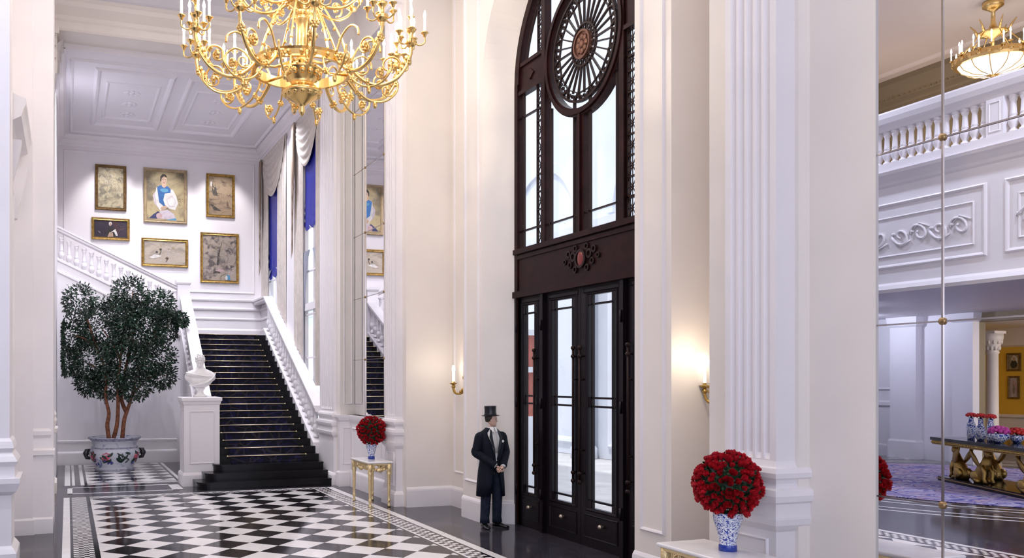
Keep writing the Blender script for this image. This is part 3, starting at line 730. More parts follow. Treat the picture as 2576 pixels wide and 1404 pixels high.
# ------------------------------------------------------------------ paintings on the back wall
def painting(label, x0, x1, z0, z1, fm, cm, shapes=(), fw=0.085, strokes=()):
    t = thing('painting', label, 'painting', ((x0+x1)/2, YB-0.012, z0), 0, 'paintings on the stair wall')
    w = (x1-x0)/2; h = z1-z0
    mb = MB()
    prof = [(0.0, 0.0), (0.0, 0.05), (fw*0.25, 0.075), (fw*0.55, 0.055), (fw*0.8, 0.065), (fw, 0.03), (fw, 0.0)]
    mb.rings([[(-w+o, -n, o), (w-o, -n, o), (w-o, -n, h-o), (-w+o, -n, h-o)] for o, n in prof], 0, False, cap0=False, cap1=False)
    mb.build('frame', [fm], t)
    c = MB(); iw = w-fw+0.004; ih = h-2*fw+0.008
    c.box(-iw, iw, -0.028, 0.0, fw-0.004, h-fw+0.004, 0)
    mats = [cm]
    for k, (col, poly) in enumerate(shapes):
        if col not in mats: mats.append(col)
        n = len(poly); y = -0.0285-0.0004*k
        c.add([(-iw+2*iw*u, y, fw-0.004+ih*v) for u, v in poly], [tuple(range(n))], mats.index(col))
    r = random.Random(int(x0*100+z0*10))                          # brush strokes
    for s_n, (col, cu, cv, su, sv, cnt, sz) in enumerate(strokes):
        if col not in mats: mats.append(col)
        for q in range(int(cnt*1.2)):
            u = min(0.97, max(0.03, r.gauss(cu, su))); v = min(0.97, max(0.03, r.gauss(cv, sv))); a = r.uniform(0, pi); l = 0.42*sz*r.uniform(0.5, 1.4); wd = l*r.uniform(0.2, 0.5)
            y = -0.0325-0.0002*s_n-0.000004*q
            pts = []
            for k in range(6):
                t_ = 2*pi*k/6; du, dv = l*cos(t_), wd*sin(t_)
                pts.append((-iw+2*iw*u+du*cos(a)-dv*sin(a), fw-0.004+ih*v+du*sin(a)+dv*cos(a)))
            if all(-iw < p_[0] < iw and fw < p_[1] < h-fw for p_ in pts): c.add([(p_[0], y, p_[1]) for p_ in pts], [tuple(range(6))], mats.index(col))
    c.build('canvas', mats, t)
    return t
def blob(cx, cy, rx, ry, n=14, seed=0, j=0.12):
    r = random.Random(seed)
    return [(cx+rx*cos(2*pi*i/n)*(1+r.uniform(-j, j)), cy+ry*sin(2*pi*i/n)*(1+r.uniform(-j, j))) for i in range(n)]
F_OLD = mat('worn_gilt_frame', (0.42, 0.27, 0.08), 0.4, 0.8, noise=0.3, nscale=12)
F_DK = mat('dark_gilt_frame', (0.20, 0.12, 0.045), 0.42, 0.6, noise=0.3, nscale=12)
F_PALE = mat('pale_wood_frame', (0.40, 0.31, 0.19), 0.45, 0.4, noise=0.2, nscale=10)
flat = lambda n, c: mat('paint_'+n, tuple(0.72*q for q in c), 0.6, noise=0.12, nscale=9)
INK = flat('ink', (0.06, 0.05, 0.04)); SKIN = flat('flesh', (0.62, 0.42, 0.30)); HAIRP = flat('black_hair', (0.02, 0.015, 0.012)); BLUEP = flat('blue_satin', (0.02, 0.13, 0.38)); BLUEL = flat('light_blue', (0.10, 0.34, 0.56))
LILAC = flat('pale_lilac', (0.66, 0.58, 0.64)); WHT = flat('white', (0.85, 0.82, 0.78)); PINKP = flat('pink', (0.62, 0.42, 0.42)); NAVY = flat('navy', (0.03, 0.035, 0.13)); UMB = flat('umber', (0.16, 0.09, 0.05)); OCH = flat('ochre', (0.45, 0.36, 0.20)); GRYP = flat('grey_wash', (0.30, 0.28, 0.26)); REDP = flat('deep_red', (0.22, 0.03, 0.02))
SK1 = ink_mat('scroll_landscape', (0.44, 0.38, 0.25), (0.17, 0.155, 0.11), 6.0, 0.46, 10); SK2 = ink_mat('scroll_hills', (0.29, 0.21, 0.13), (0.11, 0.07, 0.045), 5.0, 0.50, 10, stretch=(1, 1, 1.6))
SK3 = ink_mat('scroll_birds', (0.42, 0.36, 0.29), (0.28, 0.24, 0.20), 2.5, 0.50, stretch=(1, 1, 2)); SK4 = ink_mat('scroll_garden', (0.34, 0.28, 0.23), (0.08, 0.065, 0.065), 5.5, 0.46, 10); SK5 = ink_mat('portrait_ground', (0.38, 0.31, 0.17), (0.15, 0.12, 0.075), 1.7, 0.45); SK6 = ink_mat('dark_ground', (0.022, 0.012, 0.03), (0.10, 0.02, 0.012), 1.2, 0.5)
painting('tall ink landscape scroll in a dark frame, upper left of the six stair paintings', 0.77, 1.66, 7.36, 8.70, F_DK, SK1, (), 0.085,
         ((OCH, 0.5, 0.6, 0.3, 0.25, 120, 0.05), (GRYP, 0.45, 0.68, 0.2, 0.10, 90, 0.035), (GRYP, 0.5, 0.42, 0.3, 0.06, 90, 0.03), (INK, 0.75, 0.66, 0.12, 0.05, 24, 0.018), (INK, 0.3, 0.5, 0.15, 0.10, 40, 0.016), (INK, 0.5, 0.28, 0.3, 0.05, 40, 0.014), (WHT, 0.5, 0.75, 0.2, 0.08, 30, 0.03)))
fig = [
       (LILAC, [(0.16, 0.50), (0.24, 0.60), (0.33, 0.58), (0.38, 0.40), (0.46, 0.22), (0.36, 0.20), (0.20, 0.34)]),
       (WHT, [(0.22, 0.52), (0.26, 0.68), (0.34, 0.66), (0.34, 0.40), (0.44, 0.26), (0.37, 0.18), (0.26, 0.32)]),
       (WHT, [(0.60, 0.66), (0.70, 0.64), (0.80, 0.50), (0.74, 0.40), (0.62, 0.48)]),
       (NAVY, [(0.06, 0.02), (0.16, 0.10), (0.30, 0.18), (0.42, 0.10), (0.40, 0.02)]), (LILAC, [(0.28, 0.02), (0.36, 0.18), (0.56, 0.22), (0.72, 0.14), (0.80, 0.02)]), (BLUEL, [(0.5, 0.0), (0.78, 0.05), (0.80, 0.0)]),
       (BLUEP, [(0.27, 0.68), (0.36, 0.72), (0.56, 0.71), (0.64, 0.65), (0.62, 0.40), (0.48, 0.28), (0.33, 0.36)]), (BLUEL, blob(0.47, 0.62, 0.11, 0.04, 12, 3)),
       (SKIN, [(0.40, 0.70), (0.41, 0.78), (0.52, 0.76), (0.52, 0.70), (0.46, 0.67)]), (SKIN, blob(0.455, 0.83, 0.085, 0.10, 18, 1, 0.02)), (HAIRP, [(0.355, 0.80), (0.36, 0.90), (0.42, 0.955), (0.50, 0.95), (0.545, 0.90), (0.52, 0.89), (0.46, 0.915), (0.40, 0.87), (0.385, 0.80)]),
       (HAIRP, blob(0.425, 0.845, 0.016, 0.006, 8)), (HAIRP, blob(0.495, 0.845, 0.016, 0.006, 8)), (REDP, blob(0.462, 0.775, 0.022, 0.008, 8)), (PINKP, blob(0.465, 0.81, 0.010, 0.022, 8)),
       (WHT, [(0.44, 0.42), (0.48, 0.55), (0.62, 0.57), (0.80, 0.48), (0.84, 0.36), (0.76, 0.22), (0.60, 0.24), (0.48, 0.32)]), (LILAC, [(0.52, 0.42), (0.66, 0.52), (0.78, 0.42), (0.74, 0.28), (0.60, 0.28)]), (WHT, [(0.54, 0.42), (0.66, 0.50), (0.76, 0.41), (0.73, 0.30), (0.61, 0.30)]),
       (SKIN, blob(0.42, 0.24, 0.06, 0.035, 12, 2)), (SKIN, blob(0.50, 0.27, 0.05, 0.03, 12, 3)), (PINKP, blob(0.33, 0.08, 0.09, 0.06, 12, 4))]
painting('large portrait of a seated person in a blue vest holding a white fan', 2.16, 3.45, 7.07, 8.71, F_PALE, SK5, fig, 0.10,
         ((OCH, 0.85, 0.75, 0.08, 0.14, 60, 0.04), (GRYP, 0.12, 0.78, 0.07, 0.10, 50, 0.035), (UMB, 0.88, 0.35, 0.05, 0.12, 60, 0.03), (PINKP, 0.60, 0.08, 0.12, 0.03, 20, 0.025), (BLUEL, 0.46, 0.60, 0.04, 0.05, 14, 0.02), (NAVY, 0.44, 0.45, 0.03, 0.06, 14, 0.02), (PINKP, 0.36, 0.10, 0.05, 0.03, 20, 0.02)))
painting('brown ink landscape scroll, upper right of the six stair paintings', 4.03, 4.91, 7.34, 8.68, F_OLD, SK2,
         [(INK, [(0.12, 0.60), (0.16, 0.84), (0.20, 0.62), (0.28, 0.80), (0.34, 0.60), (0.4, 0.5), (0.2, 0.5)]), (WHT, blob(0.10, 0.80, 0.04, 0.07, 10, 2)), (INK, [(0.05, 0.30), (0.35, 0.18), (0.55, 0.10), (0.2, 0.12)]), (UMB, blob(0.8, 0.3, 0.05, 0.07, 12, 4, 0.4))], 0.085,
         ((UMB, 0.6, 0.47, 0.22, 0.04, 60, 0.025), (INK, 0.25, 0.22, 0.12, 0.06, 60, 0.02), (GRYP, 0.5, 0.3, 0.25, 0.10, 60, 0.03), (OCH, 0.5, 0.75, 0.25, 0.12, 50, 0.05), (INK, 0.25, 0.62, 0.08, 0.06, 30, 0.018)))
painting('small dark oil portrait of a dressed figure, lowest on the left beside the stair rail', 0.67, 1.76, 6.48, 7.13, F_OLD, SK6,
         [(HAIRP, [(0.34, 0.0), (0.42, 0.58), (0.52, 0.66), (0.62, 0.5), (0.70, 0.0)]), (WHT, blob(0.49, 0.82, 0.05, 0.13, 14, 1, 0.04)), (SKIN, blob(0.49, 0.79, 0.035, 0.09, 12, 1)),
          (WHT, [(0.46, 0.26), (0.56, 0.40), (0.64, 0.52), (0.68, 0.36), (0.72, 0.12), (0.66, 0.10), (0.60, 0.36), (0.5, 0.3)]), (SKIN, [(0.40, 0.02), (0.46, 0.30), (0.56, 0.28), (0.58, 0.05)]), (GRYP, [(0.10, 0.36), (0.2, 0.3), (0.18, 0.2)])], 0.085,
         ((UMB, 0.8, 0.6, 0.1, 0.2, 40, 0.04), (HAIRP, 0.25, 0.4, 0.14, 0.2, 50, 0.05), (SKIN, 0.42, 0.12, 0.03, 0.08, 8, 0.015), (UMB, 0.5, 0.1, 0.05, 0.06, 14, 0.02)))
painting('wide pale scroll of small birds, below the portrait with the white fan', 2.10, 3.48, 5.75, 6.60, F_OLD, SK3,
         [(INK, blob(0.30, 0.52, 0.03, 0.05, 10, 1)), (INK, blob(0.39, 0.64, 0.03, 0.05, 10, 2)), (UMB, blob(0.55, 0.26, 0.04, 0.06, 10, 3)), (WHT, [(0.12, 0.28), (0.25, 0.42), (0.42, 0.36), (0.36, 0.30), (0.2, 0.24)]), (INK, [(0.36, 0.40), (0.40, 0.60), (0.42, 0.60), (0.38, 0.40)]), (INK, [(0.52, 0.1), (0.56, 0.25), (0.58, 0.25), (0.54, 0.1)])], 0.085,
         ((GRYP, 0.3, 0.35, 0.15, 0.08, 40, 0.018), (OCH, 0.6, 0.7, 0.25, 0.15, 60, 0.05), (LILAC, 0.6, 0.5, 0.25, 0.2, 50, 0.05), (UMB, 0.5, 0.25, 0.15, 0.05, 20, 0.014)))
painting('tall garden scene with a bare tree and pale figures, lowest on the right', 3.85, 5.04, 5.32, 6.86, F_OLD, SK4,
         [(INK, [(0.40, 0.34), (0.44, 0.60), (0.56, 0.86), (0.58, 0.88), (0.50, 0.62), (0.47, 0.34)]), (BLUEL, [(0.66, 0.02), (0.72, 0.14), (0.80, 0.12), (0.82, 0.02)]), (PINKP, blob(0.5, 0.22, 0.14, 0.04, 12, 7, 0.4)), (WHT, blob(0.7, 0.06, 0.04, 0.05, 10, 8)), (INK, blob(0.4, 0.18, 0.12, 0.03, 10, 9, 0.5))], 0.085,
         ((OCH, 0.45, 0.75, 0.25, 0.12, 90, 0.05), (GRYP, 0.45, 0.52, 0.22, 0.10, 140, 0.035), (INK, 0.5, 0.46, 0.2, 0.10, 110, 0.022), (UMB, 0.5, 0.34, 0.25, 0.06, 70, 0.025), (LILAC, 0.15, 0.2, 0.08, 0.04, 26, 0.03), (LILAC, 0.85, 0.2, 0.07, 0.04, 26, 0.03), (OCH, 0.4, 0.10, 0.25, 0.04, 50, 0.03), (INK, 0.5, 0.22, 0.2, 0.05, 50, 0.018)))
# ------------------------------------------------------------------ entrance screen: arched window over doors (local plane: a = Y, b = Z, n towards the hall)
XD = 6.95
PD = PL('X-', XD)
def bar(mb, a0, a1, b0, b1, n0, n1, mi=0):
    return mb.box(XD-n1, XD-n0, min(a0, a1), max(a0, a1), b0, b1, mi)
def ring_band(mb, ac, bc, r0, r1, n0, n1, seg=40, t0=0.0, t1=2*pi, mi=0):
    closed = abs(t1-t0-2*pi) < 1e-6
    rs = []
    for i in range(seg if closed else seg+1):
        t = t0+(t1-t0)*i/seg; c, s = cos(t), sin(t)
        rs.append([(XD-n0, ac+r0*c, bc+r0*s), (XD-n1, ac+r0*c, bc+r0*s), (XD-n1, ac+r1*c, bc+r1*s), (XD-n0, ac+r1*c, bc+r1*s)])
    if closed: rs.append(rs[0])
    return mb.rings(rs, mi, False, cap0=not closed, cap1=not closed)
def slat(mb, p, q, w, n0, n1, mi=0):
    """thin straight bar between two points of the screen plane"""
    d = Vector((q[0]-p[0], q[1]-p[1])); d.normalize(); s = Vector((-d.y, d.x))*w/2
    c = [(p[0]+s.x, p[1]+s.y), (q[0]+s.x, q[1]+s.y), (q[0]-s.x, q[1]-s.y), (p[0]-s.x, p[1]-s.y)]
    return mb.prism(c, 'X', XD-n1, XD-n0, mi)
win = struct(bpy.data.objects.new('window_1', None)); COL.objects.link(win)
win['label'] = 'tall arched mahogany entrance window with a round rose tracery above the doors'
fr = MB()
LJ = 12.58; RJ = 8.86; MA0, MA1 = 11.67, 11.77; MB0, MB1 = 9.68, 9.78; MC0, MC1 = 10.64, 10.82
ring_band(fr, YC, ZS, RI-0.11, RI+0.02, -0.06, 0.08, 48, 0, pi)
for a0, a1 in ((LJ-0.08, LJ+0.02), (RJ-0.02, RJ+0.08)): bar(fr, a0, a1, 0, ZS, -0.06, 0.08)
for a0, a1 in ((MA0, MA1), (MB0, MB1)): bar(fr, a0, a1, 4.42, 8.55, -0.05, 0.07)
bar(fr, MC0, MC1, 4.42, 6.2, -0.05, 0.05); bar(fr, MC0+0.06, MC1-0.06, 4.42, 6.2, 0.05, 0.08)
bar(fr, RJ, LJ, 3.66, 4.44, -0.06, 0.06); bar(fr, RJ, LJ, 4.36, 4.44, 0.06, 0.12); bar(fr, RJ, LJ, 3.66, 3.76, 0.06, 0.13); bar(fr, RJ, LJ, 4.28, 4.34, 0.06, 0.085)
for a0, a1 in ((MA1, LJ-0.06), (RJ+0.06, MB0)):                 # solid panels beside the rose
    bar(fr, a0, a1, 6.92, 7.42, -0.05, 0.04); bar(fr, a0, a1, 6.92, 6.98, 0.04, 0.07); bar(fr, a0, a1, 7.36, 7.42, 0.04, 0.07)
    am = (a0+a1)/2; fr.prism([(am-0.12, 7.17), (am, 7.26), (am+0.12, 7.17), (am, 7.08)], 'X', XD-0.06, XD-0.03)
YR = 10.67
ring_band(fr, YR, ZS, 0.88, 1.0, -0.06, 0.06, 56); ring_band(fr, YR, ZS, 0.91, 0.97, 0.06, 0.09, 56)
fr.build('frame', [WOOD], win)
mu = MB()
th_ = 0.034
for a0, a1 in ((MA1, LJ-0.08), (RJ+0.08, MB0)):                 # side lights: glazing bars
    w = a1-a0; near = a0 < YC
    e0 = a0+0.10 if near else a1-0.10
    bar(mu, e0-th_/2, e0+th_/2, 4.44, 6.92, -0.01, 0.03); bar(mu, a0, a1, 4.72, 4.745, -0.01, 0.03); bar(mu, a0, a1, 6.55, 6.575, -0.01, 0.03)
    r_in = RI-0.2
    for rr in (RI-0.24,):
        t0, t1 = (0.1, 1.1) if not near else (pi-1.1, pi-0.1)
        ring_band(mu, YC, ZS, rr, rr+0.022, -0.01, 0.03, 24, t0+0.08, t1)
for a0, a1 in ((MC1, MA0), (MB1, MC0)):                         # centre lights
    for e0 in (a0+0.11, a1-0.11): bar(mu, e0-th_/2, e0+th_/2, 4.44, 6.45, -0.01, 0.03)
    bar(mu, a0, a1, 4.70, 4.722, -0.01, 0.03)
mu.build('glazing_bar', [IRON], win)
def lattice(a0, a1, b0, b1, cells):
    mb = MB()
    for e0 in (a0, a1): bar(mb, e0-0.012, e0+0.012, b0, b1, -0.01, 0.03)
    h = (b1-b0)/cells; am = (a0+a1)/2
    for k in range(cells):
        z = b0+k*h; zm = z+h/2
        bar(mb, a0, a1, z-0.01, z+0.01, -0.01, 0.03)
        slat(mb, (a0, z), (a1, z+h), 0.008, 0, 0.012); slat(mb, (a0, z+h), (a1, z), 0.008, 0, 0.012); slat(mb, (a0, zm), (a1, zm), 0.007, 0, 0.012)
        slat(mb, (am, z), (am, z+h), 0.007, 0, 0.012)
        ring_band(mb, am, zm, 0.0, 0.022, 0.0, 0.016, 10)
    mb.build('lattice_panel', [IRON], win)
lattice(MA1+0.02, MA1+0.20, 4.44, 6.92, 9); lattice(MB0-0.20, MB0-0.02, 4.44, 6.92, 9)
lattice(MA1+0.02, MA1+0.18, 7.42, 8.30, 4); lattice(MB0-0.18, MB0-0.02, 7.42, 8.30, 4)
ro = MB()                                                       # rose tracery
R1, R0, RP = 0.205, 0.295, 0.66
ring_band(ro, YR, ZS, 0.765, 0.80, -0.005, 0.05, 56); ring_band(ro, YR, ZS, R0-0.012, R0+0.012, 0, 0.04, 40)
NP = 14
for k in range(NP):
    t = 2*pi*(k+0.5)/NP; d = 2*pi/NP
    c = (YR+RP*cos(t), ZS+RP*sin(t)); rp = RP*sin(d/2)*0.98
    ring_band(ro, c[0], c[1], rp-0.022, rp, 0, 0.04, 14, t-pi/2-0.15, t+pi/2+0.15)
    for e in (-0.5, 0.0): 
        a = t+e*d
        slat(ro, (YR+R0*cos(a), ZS+R0*sin(a)), (YR+(RP if e else RP+0.02)*cos(a), ZS+(RP if e else RP+0.02)*sin(a)), 0.02 if e else 0.016, 0, 0.035)
    for s in (-0.28, 0, 0.28):
        ring_band(ro, YR+(RP+0.06)*cos(t+s*d), ZS+(RP+0.06)*sin(t+s*d), 0.016, 0.028, 0, 0.03, 10)
    slat(ro, (YR+RP*cos(t-d*0.42), ZS+RP*sin(t-d*0.42)), (YR+RP*cos(t+d*0.42), ZS+RP*sin(t+d*0.42)), 0.014, 0, 0.03)
    ring_band(ro, YR+0.25*cos(t), ZS+0.25*sin(t), 0.030, 0.045, 0, 0.03, 12)
ro.build('rose_tracery', [IRON], win)
md = MB(); ring_band(md, YR, ZS, 0.0, R1, 0.0, 0.05, 32); ring_band(md, YR, ZS, R1-0.03, R1, 0.05, 0.075, 32)
for k in range(8):
    t = 2*pi*k/8; md.ball((XD-0.055, YR+0.10*cos(t), ZS+0.10*sin(t)), 0.05, 8, 6, 0, (0.5, 1, 1))
md.ball((XD-0.06, YR, ZS), 0.06, 10, 6, 0, (0.5, 1, 1)); md.build('medallion', [mat('bronze_boss', (0.16, 0.07, 0.045), 0.45, 0.5)], win)
gp = MB()
apts = [(YC+(RI-0.02)*cos(pi*i/30), ZS+(RI-0.02)*sin(pi*i/30)) for i in range(31)]
gp.prism([(LJ, 4.4)]+apts+[(RJ, 4.4)], 'X', XD+0.03, XD+0.036); gp.build('pane', [GLASS], win)
em = MB()                                                       # carved cartouche on the transom
em.ball((XD-0.07, YC-0.05, 4.06), 0.11, 12, 8, 1, (0.35, 0.75, 1.2))
ring_band(em, YC-0.05, 4.06, 0.10, 0.135, 0.06, 0.10, 20)
for s in (-1, 1):
    for k, (da, db, rr) in enumerate(((0.20, 0.05, 0.07), (0.32, 0.10, 0.055), (0.28, -0.06, 0.05), (0.42, 0.0, 0.04), (0.14, 0.16, 0.05), (0.15, -0.14, 0.05))):
        ring_band(em, YC-0.05+s*da, 4.06+db, rr*0.55, rr, 0.06, 0.085, 14, 0, 2*pi)
em.build('cartouche', [IRON, mat('garnet_enamel', (0.20, 0.03, 0.03), 0.3)], win)

def door_leaf(n, a0, a1, g0, g1, label, handle=(), knob=None):
    d = struct(bpy.data.objects.new('door_%d' % n, None)); COL.objects.link(d); d['label'] = label
    mb = MB(); z0, z1, gz0, gz1 = 0.002, 3.66, 0.55, 3.53
    bar(mb, a0, g0, z0, z1, -0.03, 0.03); bar(mb, g1, a1, z0, z1, -0.03, 0.03); bar(mb, g0, g1, z0, gz0, -0.03, 0.03); bar(mb, g0, g1, gz1, z1, -0.03, 0.03)
    frame_mould(mb, 'X-', XD-0.03, g0-0.05, g1+0.05, gz0-0.05, gz1+0.05, 0.05, 0.02)
    frame_mould(mb, 'X-', XD-0.03, a0+0.09, a1-0.09, 0.12, 0.46, 0.03, 0.015)
    frame_mould(mb, 'X-', XD-0.03, a0+0.06, a1-0.06, 3.56, 3.64, 0.02, 0.012)
    mb.build('door_frame', [WOODB if n != 9 else WOOD], d)
    mb = MB(); ins = 0.085 if g1-g0 > 0.55 else 0.07
    for e in (g0+ins, g1-ins): bar(mb, e-0.018, e+0.018, gz0, gz1, -0.015, 0.025)
    for b in (gz0+0.10, 1.97, 2.09, gz1-0.13): bar(mb, g0, g1, b-0.014, b+0.014, -0.015, 0.025)
    bar(mb, g0, g0+ins, gz0, gz0+0.10, -0.02, 0.03); bar(mb, g1-ins, g1, gz0, gz0+0.10, -0.02, 0.03); bar(mb, g0, g0+ins, gz1-0.13, gz1, -0.02, 0.03); bar(mb, g1-ins, g1, gz1-0.13, gz1, -0.02, 0.03)
    bar(mb, g0, g0+ins, 1.97, 2.09, -0.02, 0.03); bar(mb, g1-ins, g1, 1.97, 2.09, -0.02, 0.03)
    mb.build('glazing_bar', [WOODB], d)
    g = MB(); bar(g, g0-0.01, g1+0.01, gz0-0.01, gz1+0.01, -0.003, 0.003); g.build('pane', [GLASS], d)
    for a in handle:
        h = MB(); h.tube([(XD-0.11, a, 0.90), (XD-0.11, a, 2.80)], 0.016, 10)
        for z in (0.90, 1.02, 2.68, 2.80): h.ball((XD-0.11, a, z), 0.032, 10, 7)
        for z in (1.02, 1.35, 2.35, 2.68): h.tube([(XD-0.11, a, z), (XD-0.02, a, z)], 0.012, 8); 
        h.build('pull_handle', [IRON], d)
    if knob is not None:
        k = MB(); k.tube([(XD-0.02, knob, 0.33), (XD-0.06, knob, 0.33)], 0.018, 10); k.ball((XD-0.075, knob, 0.33), 0.035, 12, 8)
        k.build('knob', [mat('worn_brass_knob', (0.55, 0.46, 0.38), 0.35, 0.9)], d)
door_leaf(1, 11.80, 12.50, 11.97, 12.40, 'narrow fixed side leaf of the dark glazed entrance doors, beside the doorman', (11.92,), 12.15)
door_leaf(2, 10.745, 11.68, 10.88, 11.53, 'left leaf of the dark glazed entrance pair under the transom', (10.82,), 11.19)
door_leaf(3, 9.76, 10.735, 9.90, 10.56, 'right leaf of the dark glazed entrance pair under the transom', (10.65,), 10.20)
door_leaf(4, 8.94, 9.64, 9.05, 9.48, 'narrow fixed side leaf of the entrance doors, mostly behind the panelled pier', (9.53,), 9.28)
jb = MB()
for a0, a1 in ((12.50, 12.60), (11.68, 11.80), (9.64, 9.76), (8.84, 8.94)): bar(jb, a0, a1, 0, 3.70, -0.05, 0.06); bar(jb, a0+0.02, a1-0.02, 0, 3.70, 0.06, 0.09)
for a in (12.50, 11.74, 9.70):                                   # hinge straps
    for z in (0.5, 1.9, 3.1): jb.tube([(XD-0.10, a, z), (XD-0.10, a, z+0.16)], 0.018, 8)
struct(jb.build('trim_3', [WOODB]))

# ------------------------------------------------------------------ outside, seen through the glass
ex = MB(); ex.box(7.4, 40, -10, 60, -0.3, -0.01)
struct(ex.build('ground', [mat('pale_forecourt_paving', (0.62, 0.60, 0.60), 0.5, noise=0.1, nscale=1.5)]))
ex = MB(); FX = 15.0
PE = PL('X-', FX)
ARC = mat('pale_stucco', (0.66, 0.70, 0.78), 0.7, noise=0.04, nscale=0.8)
ex.box(FX, FX+0.8, 12, 60, 0, 16)
for yc in (19.5, 25.5, 32.5):
    frame_mould(ex, 'X-', FX, yc-2.3, yc+2.3, 0.3, 5.4, 0.25, 0.12)
    pts = [(yc+2.0*cos(pi*i/20), 7.2+2.0*sin(pi*i/20)) for i in range(21)]
    ex.rings([[(FX-0.1, a, b), (FX-0.1, yc+(a-yc)*1.15, 7.2+(b-7.2)*1.15), (FX, yc+(a-yc)*1.15, 7.2+(b-7.2)*1.15), (FX, a, b)] for a, b in pts], 0, False)
    for s in (-1, 1):
        ex.lathe([(0.34, 0), (0.34, 0.3), (0.26, 0.4), (0.25, 5.6), (0.32, 5.7), (0.38, 6.3), (0.42, 6.4), (0.0, 6.4)], (FX-0.4, yc+s*2.9, 0), 20)
        for q in range(8): ex.ball((FX-0.4+0.3*cos(q*pi/4), yc+s*2.9+0.3*sin(q*pi/4), 6.1), 0.12, 7, 5)
run_mould(ex, 'X-', FX, 12, 60, [(0.1, 6.4), (0.2, 6.6), (0.5, 6.8), (0.5, 7.0), (0.0, 7.0)])
struct(ex.build('exterior_facade', [ARC]))
ex = MB()
ex.box(9.4, 9.9, 16.7, 17.5, 1.55, 3.3, 0); ex.box(9.4, 9.9, 16.7, 17.5, -0.02, 1.55, 1); ex.box(9.36, 9.4, 17.12, 17.2, 0.0, 2.5, 0); ex.box(9.3, 10.0, 16.6, 17.6, 2.5, 2.62, 1); ex.box(9.25, 10.05, 16.55, 17.65, 3.3, 3.42, 1); ex.box(9.38, 9.45, 16.8, 17.3, 0.9, 2.1, 1); ex.box(9.36, 9.46, 16.85, 17.25, 1.0, 2.0, 2)
struct(ex.build('exterior_gate_pier', [mat('red_brick', (0.36, 0.09, 0.07), 0.8, noise=0.2, nscale=8), ARC, mat('green_shutter', (0.10, 0.22, 0.14), 0.6)]))

# ------------------------------------------------------------------ mirrors in the two niches
def mirror(label, y0, y1, z0, z1, joints_y, joints_z):
    t = thing('wall_mirror', label, 'mirror', (0, 0, 0))
    MB().box(5.985, 6.0, y0, y1, z0, z1).build('mirror_glass', [MIRROR], t)
    j = MB()
    for y in joints_y: j.box(5.978, 5.986, y-0.007, y+0.007, z0, z1)
    for z in joints_z: j.box(5.978, 5.986, y0, y1, z-0.006, z+0.006)
    j.build('joint', [mat('bevelled_mirror_edge', (0.42, 0.37, 0.34), 0.2, 1.0)], t)
    rm = MB(); rm.ball((0, 0, 0), 0.028, 12, 8, 0, (0.5, 1, 1)); rm = rm.mesh('rosette', BRASS)
    for y in joints_y:
        for z in joints_z: put('rosette', rm, t, (5.976, y, z))
    return t
JZ = [2.77, 4.10, 5.47, 6.85, 8.22]
mirror('tall panelled wall mirror in the far niche, behind the smaller rose bouquet', 16.10, 18.28, 1.58, 9.5, (16.33, 17.50), JZ)
mirror('tall panelled wall mirror beside the fluted pilaster, reflecting the balcony and rug', 2.80, 5.18, 0.02, 9.5, (3.42, 4.60), [1.44]+JZ)

